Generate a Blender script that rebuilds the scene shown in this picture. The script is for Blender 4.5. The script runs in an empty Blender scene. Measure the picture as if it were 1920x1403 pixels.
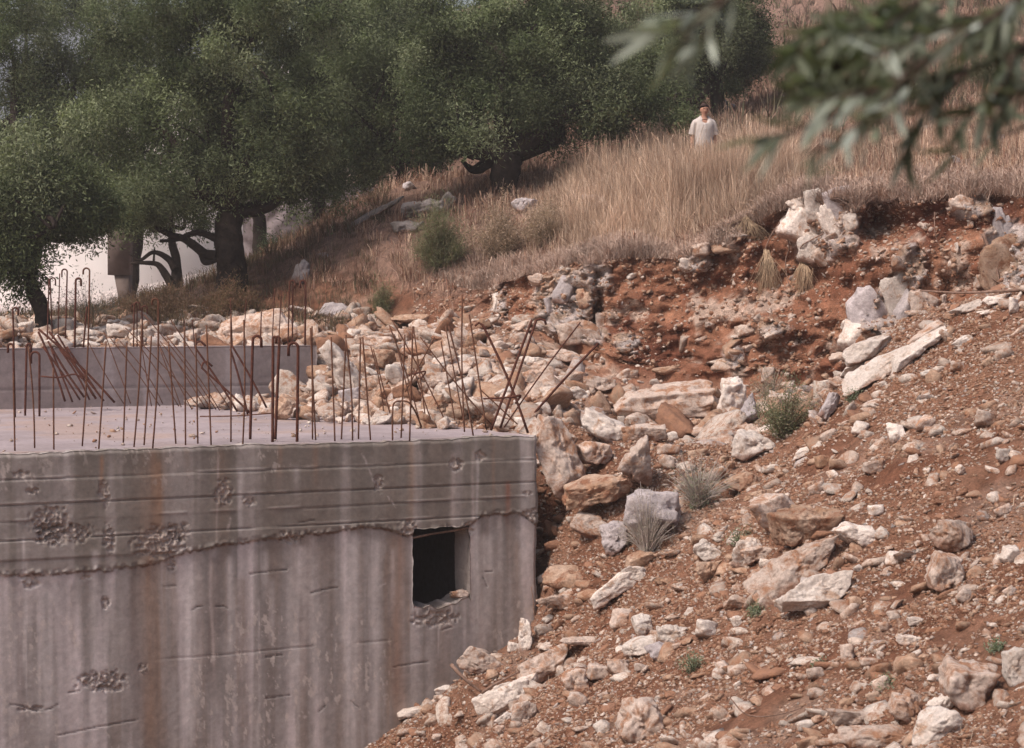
import bpy, bmesh, math, random
import numpy as np
from mathutils import Vector
from mathutils.bvhtree import BVHTree

rng = np.random.default_rng(7)
random.seed(7)
sc = bpy.context.scene
COL = sc.collection

# ------------------------------------------------------------------ camera
F = 3840.0            # focal length in photo pixels (photo 1920 wide)
ZC = 1.6
HOR = 570.0
PITCH = math.atan((701.5 - HOR) / F)
cam = bpy.data.cameras.new("camera")
cam.sensor_width = 36.0
cam.lens = 36.0 * F / 1920.0
cam.clip_start = 0.1
cam.clip_end = 6000
cam.dof.use_dof = True
cam.dof.focus_distance = 26.0
cam.dof.aperture_fstop = 6.8
camo = bpy.data.objects.new("camera", cam)
camo.location = (0, 0, ZC)
camo.rotation_euler = (math.pi / 2 - PITCH, 0, 0)
COL.objects.link(camo)
sc.camera = camo

# ------------------------------------------------------------------ light
SUN_EL, SUN_AZ = math.radians(52), math.radians(-128)   # azimuth from +Y, clockwise
sdir = Vector((math.sin(SUN_AZ) * math.cos(SUN_EL), math.cos(SUN_AZ) * math.cos(SUN_EL), math.sin(SUN_EL)))
w = bpy.data.worlds.new("World")
sc.world = w
w.use_nodes = True
nt = w.node_tree
bg = nt.nodes["Background"]
sky = nt.nodes.new("ShaderNodeTexSky")
sky.sky_type = 'NISHITA'
sky.sun_disc = False
sky.sun_elevation = SUN_EL
sky.sun_rotation = SUN_AZ
sky.air_density = 1.0
sky.dust_density = 6.0
sky.ozone_density = 0.6
nt.links.new(sky.outputs[0], bg.inputs[0])
bg.inputs[1].default_value = 0.125
sl = bpy.data.lights.new("sun", 'SUN')
sl.energy = 3.0
sl.angle = math.radians(7)
sl.color = (1.0, 0.905, 0.82)
so = bpy.data.objects.new("sun", sl)
so.rotation_euler = sdir.to_track_quat('Z', 'Y').to_euler()
COL.objects.link(so)
sc.view_settings.view_transform = 'Standard'
sc.view_settings.look = 'None'
sc.view_settings.exposure = 0.15
sc.view_settings.gamma = 1.0

# ------------------------------------------------------------------ helpers
CP, SP = math.cos(PITCH), math.sin(PITCH)
def ray(u, v):
    a = (u - 960.0) / F
    b = (701.5 - v) / F
    return np.array([a, CP + b * SP, -SP + b * CP])
def P(u, v, D):                        # photo pixel + distance along Y -> world point
    r = ray(u, v)
    t = D / r[1]
    return np.array([r[0] * t, D, ZC + r[2] * t])
def Pz(u, v, z):                       # photo pixel on a horizontal plane
    r = ray(u, v)
    t = (z - ZC) / r[2]
    return np.array([r[0] * t, r[1] * t, z])

def hash3(ix, iy, iz, seed):
    h = (ix.astype(np.uint32) * np.uint32(374761393) + iy.astype(np.uint32) * np.uint32(668265263)
         + iz.astype(np.uint32) * np.uint32(2147483647) + np.uint32((seed * 974711 + 12345) & 0xffffffff))
    h = (h ^ (h >> np.uint32(13))) * np.uint32(1274126177)
    h = h ^ (h >> np.uint32(16))
    h = h * np.uint32(2246822519)
    h = h ^ (h >> np.uint32(15))
    return (h & np.uint32(0xffffff)).astype(np.float64) / float(0xffffff)
def vnoise(p, seed=0):
    f = np.floor(p)
    i = f.astype(np.int64)
    t = p - f
    t = t * t * (3 - 2 * t)
    r = 0
    for dx in (0, 1):
        wx = t[:, 0] if dx else 1 - t[:, 0]
        for dy in (0, 1):
            wy = t[:, 1] if dy else 1 - t[:, 1]
            for dz in (0, 1):
                wz = t[:, 2] if dz else 1 - t[:, 2]
                r = r + wx * wy * wz * hash3(i[:, 0] + dx, i[:, 1] + dy, i[:, 2] + dz, seed)
    return r * 2 - 1
def fbm(p, oct=4, seed=0, gain=0.5):
    r, a, s = 0, 1.0, 0
    for k in range(oct):
        r = r + a * vnoise(p * (2.03 ** k) + 17.3 * k, seed + k)
        s += a
        a *= gain
    return r / s
def smooth(a, b, x):
    t = np.clip((x - a) / (b - a), 0, 1)
    return t * t * (3 - 2 * t)
def mix(a, b, t):
    return a * (1 - t) + b * t

def build(name, V, Fc, mat=None, parent=None, col=None, shade=True):
    V = np.asarray(V, dtype=np.float32)
    me = bpy.data.meshes.new(name)
    if isinstance(Fc, np.ndarray):
        n, k = Fc.shape
        me.vertices.add(len(V))
        me.vertices.foreach_set("co", V.ravel())
        me.loops.add(n * k)
        me.loops.foreach_set("vertex_index", Fc.astype(np.int32).ravel())
        me.polygons.add(n)
        me.polygons.foreach_set("loop_start", np.arange(0, n * k, k, dtype=np.int32))
        me.update(calc_edges=True)
    else:
        me.from_pydata([tuple(map(float, v)) for v in V], [], [tuple(f) for f in Fc])
        me.update()
    if shade:
        me.polygons.foreach_set("use_smooth", np.ones(len(me.polygons), dtype=bool))
    if col is not None:
        a = me.color_attributes.new("Col", 'FLOAT_COLOR', 'POINT')
        c = np.ones((len(V), 4), dtype=np.float32)
        c[:, :3] = col
        a.data.foreach_set("color", c.ravel())
    if mat:
        me.materials.append(mat)
    o = bpy.data.objects.new(name, me)
    COL.objects.link(o)
    if parent:
        o.parent = parent
    return o
def tag(o, label=None, cat=None, group=None, kind=None):
    if label: o["label"] = label
    if cat: o["category"] = cat
    if group: o["group"] = group
    if kind: o["kind"] = kind
    return o
def empty(name, loc=(0, 0, 0)):
    o = bpy.data.objects.new(name, None)
    o.empty_display_size = 0.2
    o.location = [float(x) for x in loc]
    COL.objects.link(o)
    return o
class MB:                              # collects numpy pieces, all quads or all tris
    def __init__(s):
        s.v, s.f, s.c, s.n = [], [], [], 0
    def add(s, v, f, c=None):
        v = np.asarray(v, float)
        s.v.append(v); s.f.append(np.asarray(f) + s.n)
        if c is not None:
            s.c.append(np.broadcast_to(np.asarray(c, float), (len(v), 3)))
        s.n += len(v)
    def build(s, name, mat, parent=None, shade=True):
        return build(name, np.concatenate(s.v), np.concatenate(s.f), mat, parent,
                     np.concatenate(s.c) if s.c else None, shade)
def tube(path, rad, n=8, wob=0.0, seed=0, cap=True):
    path = np.asarray(path, float)
    rad = np.broadcast_to(np.asarray(rad, float), (len(path),))
    tan = np.gradient(path, axis=0)
    tan /= np.linalg.norm(tan, axis=1)[:, None] + 1e-9
    up = np.array([0.3, 1.0, 0.1]); up /= np.linalg.norm(up)
    V = []
    a = np.cross(tan[0], up)
    if np.linalg.norm(a) < 1e-3: a = np.array([1.0, 0, 0])
    ang = np.linspace(0, 2 * np.pi, n, endpoint=False)
    for i in range(len(path)):
        a = a - tan[i] * np.dot(a, tan[i]); a /= np.linalg.norm(a) + 1e-9
        b = np.cross(tan[i], a)
        V.append(path[i] + rad[i] * (np.cos(ang)[:, None] * a + np.sin(ang)[:, None] * b))
    V = np.concatenate(V)
    if wob:
        c = np.repeat(path, n, axis=0)
        k = 1 + wob * fbm(V * 3.5, 3, seed) * 2
        V = c + (V - c) * k[:, None]
    Fq = []
    m = len(path)
    i = np.arange(m - 1)[:, None] * n; j = np.arange(n)[None, :]; j2 = (j + 1) % n
    Fq = np.stack([i + j, i + j2, i + n + j2, i + n + j], -1).reshape(-1, 4)
    if cap:
        e = (m - 1) * n
        V = np.concatenate([V, path[:1], path[-1:]])
        q = np.arange(0, n, 2)
        c0 = np.stack([np.full(len(q), m * n), (q + 2) % n, (q + 1) % n, q], -1)
        c1 = np.stack([np.full(len(q), m * n + 1), e + q, e + (q + 1) % n, e + (q + 2) % n], -1)
        Fq = np.concatenate([Fq, c0, c1])
    return V, Fq
def spline(pts, n=6):
    p = np.asarray(pts, float)
    if len(p) < 3:
        return np.array([mix(p[0], p[-1], t) for t in np.linspace(0, 1, n + 1)])
    q = np.concatenate([[2 * p[0] - p[1]], p, [2 * p[-1] - p[-2]]])
    out = []
    for i in range(1, len(q) - 2):
        for t in np.linspace(0, 1, n, endpoint=False):
            out.append(0.5 * ((2 * q[i]) + (-q[i-1] + q[i+1]) * t + (2*q[i-1] - 5*q[i] + 4*q[i+1] - q[i+2]) * t*t
                              + (-q[i-1] + 3*q[i] - 3*q[i+1] + q[i+2]) * t**3))
    out.append(p[-1])
    return np.array(out)

# ------------------------------------------------------------------ materials
def newmat(name, rough=0.9, spec=0.2):
    m = bpy.data.materials.new(name)
    m.use_nodes = True
    b = m.node_tree.nodes["Principled BSDF"]
    b.inputs["Roughness"].default_value = rough
    b.inputs["Specular IOR Level"].default_value = spec
    return m, m.node_tree, b
def N(nt, t, **kw):
    n = nt.nodes.new(t)
    for k, v in kw.items():
        setattr(n, k, v)
    return n
def noise_node(nt, scale, detail=6, rough=0.6, vec=None):
    n = N(nt, "ShaderNodeTexNoise")
    n.inputs["Scale"].default_value = scale
    n.inputs["Detail"].default_value = detail
    n.inputs["Roughness"].default_value = rough
    if vec is not None:
        nt.links.new(vec, n.inputs["Vector"])
    return n
def ramp(nt, src, stops):
    r = N(nt, "ShaderNodeValToRGB")
    el = r.color_ramp.elements
    el[0].position, el[0].color = stops[0][0], (*stops[0][1], 1)
    el[1].position, el[1].color = stops[-1][0], (*stops[-1][1], 1)
    for p, c in stops[1:-1]:
        e = el.new(p); e.color = (*c, 1)
    nt.links.new(src, r.inputs[0])
    return r
def mixc(nt, fac, a, b, mode='MIX'):
    m = N(nt, "ShaderNodeMix", data_type='RGBA', blend_type=mode)
    for s, k in ((fac, 0), (a, 6), (b, 7)):
        if isinstance(s, (int, float)):
            m.inputs[k].default_value = s
        elif isinstance(s, tuple):
            m.inputs[k].default_value = (*s, 1)
        else:
            nt.links.new(s, m.inputs[k])
    return m.outputs[2]
def bump(nt, b, h, strength, dist):
    n = N(nt, "ShaderNodeBump")
    n.inputs["Strength"].default_value = strength
    n.inputs["Distance"].default_value = dist
    nt.links.new(h, n.inputs["Height"])
    nt.links.new(n.outputs[0], b.inputs["Normal"])

def col_mat(name, scale=9.0, lo=0.6, hi=1.35, bstr=0.7, bdist=0.03, rough=0.95, fine=60.0):
    """colour attribute Col times fine procedural mottling"""
    m, nt, b = newmat(name, rough, 0.1)
    a = N(nt, "ShaderNodeVertexColor", layer_name="Col")
    g = N(nt, "ShaderNodeNewGeometry")
    n1 = noise_node(nt, scale, 8, 0.68, g.outputs["Position"])
    r1 = ramp(nt, n1.outputs[0], [(0.3, (lo,) * 3), (0.7, (hi,) * 3)])
    n2 = noise_node(nt, fine, 4, 0.7, g.outputs["Position"])
    r2 = ramp(nt, n2.outputs[0], [(0.3, (lo + .15,) * 3), (0.7, (hi - .12,) * 3)])
    c = mixc(nt, 1.0, a.outputs[0], r1.outputs[0], 'MULTIPLY')
    c = mixc(nt, 1.0, c, r2.outputs[0], 'MULTIPLY')
    nt.links.new(c, b.inputs["Base Color"])
    if bstr:
        n3 = noise_node(nt, scale * 2.5, 9, 0.72, g.outputs["Position"])
        bump(nt, b, n3.outputs[0], bstr, bdist)
    return m
M_SOIL = col_mat("soil", 7.0, 0.60, 1.42, 1.0, 0.08, .95, 45.)
M_STONE_BITS = col_mat("loose_stone", 16.0, 0.72, 1.22, 0.9, 0.03)
def add_soil_film(m, scale, lo, hi, c):
    nt = m.node_tree; b = nt.nodes["Principled BSDF"]; l = b.inputs["Base Color"].links[0]; src = l.from_socket
    g = N(nt, "ShaderNodeNewGeometry"); n = noise_node(nt, scale, 8, .72, g.outputs["Position"]); n.inputs["Distortion"].default_value = .5
    r = ramp(nt, n.outputs[0], [(lo, (0, 0, 0)), (hi, (1, 1, 1))])
    nt.links.new(mixc(nt, r.outputs[0], src, c), b.inputs["Base Color"])
add_soil_film(M_STONE_BITS, 8.0, .45, .62, (.33, .175, .11))
M_CONC = col_mat("board_marked_concrete", 14.0, 0.84, 1.16, 0.2, 0.006, 0.9, 90.0)
M_GRASS = col_mat("dry_grass", 2.0, 0.8, 1.2, 0.0)

def rock_mat(name, cA, cB, stain, amt):
    m, nt, b = newmat(name, 0.93, 0.12)
    g = N(nt, "ShaderNodeNewGeometry")
    tc = N(nt, "ShaderNodeTexCoord")
    oi = N(nt, "ShaderNodeObjectInfo")
    va = N(nt, "ShaderNodeVectorMath", operation='ADD')
    nt.links.new(g.outputs["Position"], va.inputs[0])
    rv = N(nt, "ShaderNodeVectorMath", operation='SCALE'); rv.inputs[0].default_value = (13, 27, 41)
    nt.links.new(oi.outputs["Random"], rv.inputs["Scale"])
    nt.links.new(rv.outputs[0], va.inputs[1])
    pos = va.outputs[0]
    n1 = noise_node(nt, 3.2, 7, 0.66, pos)
    base = ramp(nt, n1.outputs[0], [(0.36, cA), (0.62, cB)])
    n2 = noise_node(nt, 5.0, 8, 0.72, pos); n2.inputs["Distortion"].default_value = 0.6
    sm = ramp(nt, n2.outputs[0], [(amt, (0, 0, 0)), (amt + 0.13, (1, 1, 1))])
    c = mixc(nt, sm.outputs[0], base.outputs[0], stain)
    # soil that has settled on the lower flanks of the stone
    sx = N(nt, "ShaderNodeSeparateXYZ"); nt.links.new(tc.outputs["Object"], sx.inputs[0])
    n4 = noise_node(nt, 4.0, 6, 0.7, pos)
    ad = N(nt, "ShaderNodeMath", operation='MULTIPLY_ADD')
    nt.links.new(n4.outputs[0], ad.inputs[0]); ad.inputs[1].default_value = 2.2
    nt.links.new(sx.outputs[2], ad.inputs[2])
    dm = ramp(nt, ad.outputs[0], [(0.30, (0.7,) * 3), (0.62, (0, 0, 0))])
    c = mixc(nt, dm.outputs[0], c, (0.26, 0.125, 0.08))
    n3 = noise_node(nt, 34.0, 6, 0.75, pos)
    r3 = ramp(nt, n3.outputs[0], [(0.3, (0.72,) * 3), (0.66, (1.2,) * 3)])
    c = mixc(nt, 1.0, c, r3.outputs[0], 'MULTIPLY')
    rr = ramp(nt, oi.outputs["Random"], [(0.0, (0.78,) * 3), (1.0, (1.12,) * 3)])
    c = mixc(nt, 1.0, c, rr.outputs[0], 'MULTIPLY')
    nt.links.new(c, b.inputs["Base Color"])
    n5 = noise_node(nt, 11.0, 10, 0.75, pos)
    bump(nt, b, n5.outputs[0], 0.8, 0.05)
    return m
RM = {
    'w': rock_mat("pale_limestone", (0.60, 0.51, 0.46), (0.74, 0.66, 0.615), (0.42, 0.26, 0.175), 0.53),
    'p': rock_mat("pinkish_limestone", (0.50, 0.39, 0.335), (0.63, 0.52, 0.465), (0.38, 0.21, 0.135), 0.47),
    'o': rock_mat("ochre_stained_limestone", (0.36, 0.22, 0.145), (0.52, 0.38, 0.30), (0.27, 0.13, 0.08), 0.49),
    'g': rock_mat("blue_grey_limestone", (0.40, 0.35, 0.36), (0.54, 0.48, 0.49), (0.30, 0.22, 0.18), 0.62),
    'd': rock_mat("weathered_grey_rock", (0.16, 0.14, 0.13), (0.30, 0.26, 0.25), (0.14, 0.11, 0.07), 0.56),
}
def bark_mat():
    m, nt, b = newmat("olive_bark", 0.95, 0.05)
    g = N(nt, "ShaderNodeNewGeometry")
    n = noise_node(nt, 7.0, 8, 0.7, g.outputs["Position"])
    r = ramp(nt, n.outputs[0], [(0.3, (0.018, 0.014, 0.013)), (0.7, (0.058, 0.043, 0.037))])
    nt.links.new(r.outputs[0], b.inputs["Base Color"])
    bump(nt, b, n.outputs[0], 1.0, 0.05)
    return m
M_BARK = bark_mat()
def leaf_mat(name, a, bcol, tr=0.25):
    m, nt, b = newmat(name, 0.75, 0.12)
    v = N(nt, "ShaderNodeVertexColor", layer_name="Col")
    c = mixc(nt, 1.0, v.outputs[0], a, 'MULTIPLY')
    nt.links.new(c, b.inputs["Base Color"])
    t = N(nt, "ShaderNodeBsdfTranslucent")
    nt.links.new(mixc(nt, 1.0, v.outputs[0], bcol, 'MULTIPLY'), t.inputs[0])
    ms = N(nt, "ShaderNodeMixShader"); ms.inputs[0].default_value = tr
    nt.links.new(b.outputs[0], ms.inputs[1]); nt.links.new(t.outputs[0], ms.inputs[2])
    nt.links.new(ms.outputs[0], nt.nodes["Material Output"].inputs[0])
    return m
M_LEAF = leaf_mat("olive_leaves", (1, 1, 1), (1.1, 1.25, 0.7))
M_BUSH = leaf_mat("bush_leaves", (1, 1, 1), (1.1, 1.2, 0.7))
def simple(name, c1, c2, scale=10, rough=0.9, bs=0.3, bd=0.01, spec=0.2):
    m, nt, b = newmat(name, rough, spec)
    g = N(nt, "ShaderNodeNewGeometry")
    n = noise_node(nt, scale, 7, 0.68, g.outputs["Position"])
    r = ramp(nt, n.outputs[0], [(0.32, c1), (0.68, c2)])
    nt.links.new(r.outputs[0], b.inputs["Base Color"])
    if bs: bump(nt, b, n.outputs[0], bs, bd)
    return m
M_RUST = simple("rusty_steel", (0.045, 0.014, 0.011), (0.125, 0.045, 0.030), 22, 0.85, 0.5, 0.004)
M_RUST2 = simple("dull_rusty_wire", (0.075, 0.030, 0.020), (0.17, 0.080, 0.050), 25, 0.85, 0.3, 0.003)
M_WOOD = simple("dry_stick", (0.13, 0.075, 0.055), (0.30, 0.20, 0.16), 20, 0.9)
M_WHITE = simple("whitewashed_render", (0.72, 0.66, 0.66), (0.82, 0.77, 0.77), 0.6, 0.9, 0.0)
M_PILLAR = simple("brown_plaster", (0.10, 0.075, 0.068), (0.17, 0.13, 0.12), 2.0)
M_GREYWALL = simple("grey_dry_stone", (0.22, 0.18, 0.19), (0.36, 0.31, 0.33), 4.0, 0.95, 0.8, 0.05)

# ------------------------------------------------------------------ terrain
TH = math.atan2(24.8 - 21.9, 0.26 + 5.36)
WD = np.array([-math.cos(TH), -math.sin(TH)])        # along front wall, to the left
WN = np.array([-math.sin(TH), math.cos(TH)])         # into the building
CORNER = np.array([0.34, 24.84])
RC = np.array([-3.18, 33.5])                         # right end of the rear wall
SLAB_DEPTH = float(np.dot(RC - CORNER, WN))

def tps(pts):
    p = np.array(pts, float)
    X = p[:, :2]
    def U(r2): return np.where(r2 > 0, r2 * np.log(r2 + 1e-12), 0)
    d2 = ((X[:, None] - X[None]) ** 2).sum(-1)
    n = len(X)
    A = np.zeros((n + 3, n + 3))
    A[:n, :n] = U(d2) + np.eye(n) * 0.06
    A[:n, n] = 1; A[:n, n + 1:] = X; A[n, :n] = 1; A[n + 1:, :n] = X.T
    s = np.linalg.solve(A, np.concatenate([p[:, 2], np.zeros(3)]))
    def f(x, y):
        sh = np.shape(x)
        q = np.stack([np.ravel(x), np.ravel(y)], -1)
        out = np.empty(len(q))
        for k in range(0, len(q), 20000):
            c = q[k:k + 20000]
            out[k:k + 20000] = U(((c[:, None] - X[None]) ** 2).sum(-1)) @ s[:n] + s[n] + c @ s[n + 1:]
        return out.reshape(sh)
    return f
pA = [(0, 0, -.3), (5, 0, 0), (-5, 0, -1), (0, 6, -1.0), (6, 6, -.4), (-6, 6, -2.5), (11, 10, 0.8), (-10, 14, -4.2), (0, 12, -1.9),
      (-4, 18, -3.8), (-8, 22, -4.4), (14, 18, 2.2), (20, 20, 3.5), (-20, 20, -4), (-20, 40, 0.6), (20, 0, 1), (-20, 0, -2)]
for u, v, D in [(1900, 1390, 14), (1500, 1390, 16), (1100, 1390, 19), (700, 1400, 23.8), (790, 1332, 24.1), (860, 1278, 24.3), (930, 1234, 24.55), (995, 1188, 24.85), (1012, 1110, 25.25), (600, 1490, 23.4), (760, 1450, 22.4), (860, 1400, 22.6), (960, 1340, 22.6),
                (1045, 960, 25.6), (1040, 1010, 25.0), (1030, 830, 26.2), (1200, 870, 27.6), (1200, 760, 30), (1900, 1000, 18.5), (1900, 700, 22), (1700, 1000, 19.4),
                (1700, 800, 22), (1500, 1000, 20.7), (1500, 860, 24), (1250, 1000, 23.6), (1250, 1200, 20.7), (1000, 1300, 21.6), (880, 1290, 22.7),
                (1540, 765, 26.5), (1600, 690, 26.2), (1700, 612, 25.4), (1800, 575, 24.8), (1900, 552, 24.2), (1800, 1200, 16.2),
                (1400, 800, 27.6), (1400, 900, 24.5), (1000, 750, 29), (850, 700, 32), (700, 680, 34), (800, 640, 36), (640, 620, 37), (900, 605, 35.5),
                (1100, 702, 32.3), (1250, 716, 31.8), (1400, 716, 31.2), (560, 640, 36), (1000, 650, 33.5)]:
    pA.append(tuple(P(u, v, D)))
pA += [(5.0, 30.2, .5), (6.3, 29.2, .7), (7.6, 28.2, .9), (12, 26.5, 2.2), (-4.5, 36, .95), (-9, 34, 1.05), (-12, 38, 1.0), (-6.5, 34.5, 1.0),
       (-8.3, 38, 1.15), (-1, 28.6, 0.02), (-2, 31, .12), (-5, 39, 1.35)]
pB = []
for u, v, D in [(900, 537, 37), (1050, 492, 35), (1150, 477, 34), (1290, 467, 33.5), (1370, 427, 33), (1420, 393, 32.5), (1500, 367, 32), (1600, 374, 31.5),
                (1700, 364, 31), (1900, 352, 30), (945, 374, 42), (1320, 378, 38), (1900, 262, 38), (1800, 205, 45), (1470, 100, 70), (1700, 30, 75),
                (760, 350, 44), (700, 402, 42), (560, 482, 41), (430, 545, 40), (330, 556, 46), (200, 586, 42), (60, 598, 35), (1100, 300, 46), (1300, 215, 52),
                (1500, 240, 46), (640, 440, 41), (1100, 400, 38), (1600, 310, 37), (820, 470, 39), (520, 497, 41.5), (610, 445, 42), (480, 540, 48), (560, 520, 50), (640, 470, 50)]:
    pB.append(tuple(P(u, v, D)))
pB += [(-12, 58, 1.3), (-20, 60, 1.0), (-2, 60, 5.6), (5, 60, 9.0), (-30, 80, 0), (0, 100, 15), (30, 100, 22), (-60, 100, -2), (20, 40, 7),
       (-9, 55, 1.4), (-14, 44, 1.0), (-6, 58, 2.6), (30, 60, 13), (14, 30, 4.6)]
fA, fB = tps(pA), tps(pB)
cx = np.array([-60, -6, -3, -.58, .8, 1.7, 2.9, 3.6, 4.5, 5.25, 6.0, 7.3, 12, 60])
cb = np.array([44, 40, 38.5, 36.2, 34.0, 32.7, 31.9, 31.5, 31, 30.6, 30, 29, 27, 22])
cr = np.array([46, 42, 40.5, 37, 35, 34, 33.3, 32.95, 32.4, 31.6, 31, 30.1, 28.2, 23.5])
xs = np.concatenate([np.arange(-60, -20, 4), np.arange(-20, -9, .5), np.arange(-9, 9.5, .06), np.arange(9.5, 20, .4), np.arange(20, 61, 4)])
NX = len(xs)
tA = np.concatenate([np.linspace(0, 1, 24, endpoint=False) * .0 + np.linspace(-12, 12.5, 24, endpoint=False), ])
nA, nC, nB = 330, 72, 170
yb = np.interp(xs, cx, cb) + 0.22 * fbm(np.stack([xs * .8, xs * 0, xs * 0], -1), 3, 5)
yr = np.interp(xs, cx, cr) + 0.30 * fbm(np.stack([xs * .9, xs * 0 + 9, xs * 0], -1), 3, 6)
rows = []
cliff = smooth(-1.8, 0.6, xs)
Y = np.zeros((24 + nA + nC + nB, NX)); Z = np.zeros_like(Y); S = np.zeros_like(Y)   # S: 0 lower, 0-1 cliff, 2 upper
for i in range(24): Y[i] = tA[i]
for i in range(nA):
    Y[24 + i] = mix(12.5, yb, i / nA)
Z[:24 + nA] = fA(np.tile(xs, (24 + nA, 1)), Y[:24 + nA])
zb_, zr_ = fA(xs, yb), fB(xs, yr)
for i in range(nC):
    s = i / nC
    g = np.interp(s, [0, .18, .4, .8, .92, 1], [0, .34, .56, .78, .72, 1.0])
    h = np.interp(s, [0, .18, .4, .8, .92, 1], [0, .10, .34, .82, .95, 1.0])
    g = mix(s, g, cliff); h = mix(s, h, cliff)
    Y[24 + nA + i] = yb + (yr - yb) * g
    Z[24 + nA + i] = zb_ + (zr_ - zb_) * h
    S[24 + nA + i] = s
tb = np.linspace(0, 1, nB) ** 1.7
for i in range(nB):
    Y[24 + nA + nC + i] = yr + tb[i] * (125 - yr)
    S[24 + nA + nC + i] = 2
Z[24 + nA + nC:] = fB(np.tile(xs, (nB, 1)), Y[24 + nA + nC:])
X = np.tile(xs, (len(Y), 1)).copy()
R = len(Y)
q = np.stack([X, Y, Z], -1).reshape(-1, 3)
Sf = S.ravel()
isC = (Sf > 0) & (Sf < 1)
cw = np.where(isC, np.tile(cliff, R), 0) * np.where(isC, np.clip(np.minimum(Sf, 1 - Sf) * 9, 0, 1), 0)
near = smooth(80, 30, q[:, 1])
# general roughness
n1 = fbm(q * 0.8, 4, 11); n2 = fbm(q * 3.2, 4, 12); n3 = fbm(q * 11, 3, 13)
q[:, 2] += (0.15 * n1 + 0.075 * n2 + 0.035 * n3) * np.where(isC, .4, 1.0) * smooth(4, 12, q[:, 1])
# rubble heap lumps between the slab and the bank
lump = np.abs(fbm(q * 1.7, 3, 15))
mz = smooth(26, 28, q[:, 1]) * (Sf == 0) * smooth(-6, -4, q[:, 0])
q[:, 2] += mz * (0.35 * lump - 0.06) * np.where(q[:, 0] > .3, smooth(.3, 2.2, np.tile(yb, R) - q[:, 1]), 1) - (Sf == 0) * .16 * smooth(.3, 1, q[:, 0]) * smooth(3, 1, np.tile(yb, R) - q[:, 1])
# bank face relief
m1 = fbm(q * 0.75 + 3, 3, 21); m2 = fbm(q * 2.3, 4, 22); m3 = fbm(q * 7.5, 4, 23)
rid = 1 - np.abs(fbm(q * np.array([1.2, 1.2, 2.6]), 3, 24)) * 2
q[:, 1] += cw * (0.55 * m1 + 0.34 * m2 + 0.16 * m3 - 0.20 * rid + .07 * fbm(q * 16, 3, 25))
q[:, 2] += cw * (0.10 * m2)
q[:, 0] += cw * 0.08 * m3
rockm = np.zeros(len(q))
def outcrop(u, v, ru, rv, D, push=.22):
    global rockm
    c = P(u, v, D); ru, rv = ru * D / F, rv * D / F
    e = ((q[:, 0] - c[0]) / ru) ** 2 + ((q[:, 2] - c[2]) / rv) ** 2
    m = smooth(.42, .55, np.exp(-e * .8) + .34 * fbm(q * np.array([3.2, 1, 2.6]) + u, 4, 26, .6)) * isC * (e < 5)
    fac = fbm(q * np.array([2.6, 1, 2.2]) + 5, 2, 27); step = np.abs((fac * 4) % 1 - .5)
    q[:, 1] -= m * (push * (.6 + step) + .05 * fbm(q * 9, 3, 28))
    rockm = np.maximum(rockm, m)
for a in [(1540, 418, 62, 52, 32.2), (1524, 472, 34, 26, 32.2), (1664, 592, 70, 52, 31), (1690, 500, 26, 40, 31), (1885, 490, 46, 92, 30, -.05), (1808, 388, 34, 24, 30.6), (1060, 552, 62, 56, 34.5), (1110, 520, 30, 30, 34.2), (934, 575, 14, 46, 36),
          (1086, 624, 56, 22, 34), (1298, 492, 30, 20, 33), (1440, 612, 26, 18, 32), (1612, 640, 50, 30, 31), (1170, 640, 30, 16, 33), (1370, 668, 20, 22, 32), (1600, 375, 60, 12, 31.8), (1010, 610, 40, 22, 35)]:
    outcrop(*a)
def dent(u, v, D, ru, rv, depth):
    c = P(u, v, D)
    e = ((q[:, 0] - c[0]) / ru) ** 2 + ((q[:, 2] - c[2]) / rv) ** 2
    q[:, 1] += np.where(isC, depth * np.exp(-e ** 1.5), 0)
dent(1655, 418, 31.3, .36, .30, 1.1)
dent(1410, 425, 32.6, .45, .22, 0.5)
dent(1480, 510, 31.6, .5, .5, 0.35)
dent(1125, 585, 33.3, .10, .55, 0.6)
dent(1880, 480, 29.6, .5, .6, -0.45)
for (u, v, D, rr_, dp) in [(1024, 918, 25.75, .16, .45), (1098, 872, 26.7, .17, .5), (1217, 852, 27.7, .13, .4), (1190, 795, 28.7, .2, .35), (1440, 1125, 19.2, .10, .2)]:
    c = P(u, v, D); e = ((q[:, 0] - c[0]) / rr_) ** 2 + ((q[:, 1] - c[1]) / rr_) ** 2
    q[:, 2] -= dp * np.exp(-e ** 1.5) * (Sf == 0)
# keep the ground below the building
lx = (q[:, :2] - CORNER) @ WD; ly = (q[:, :2] - CORNER) @ WN
inb = (lx > 0.16) & (lx < 13) & (ly > 0.2) & (ly < SLAB_DEPTH + 0.5)
inb |= (lx > 5.5 * 0 + np.dot(RC - CORNER, WD) + .1) & (lx < 13) & (ly > SLAB_DEPTH - 1) & (ly < SLAB_DEPTH + .45)
q[:, 2] = np.where(inb, np.minimum(q[:, 2], -4.3), q[:, 2])
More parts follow.
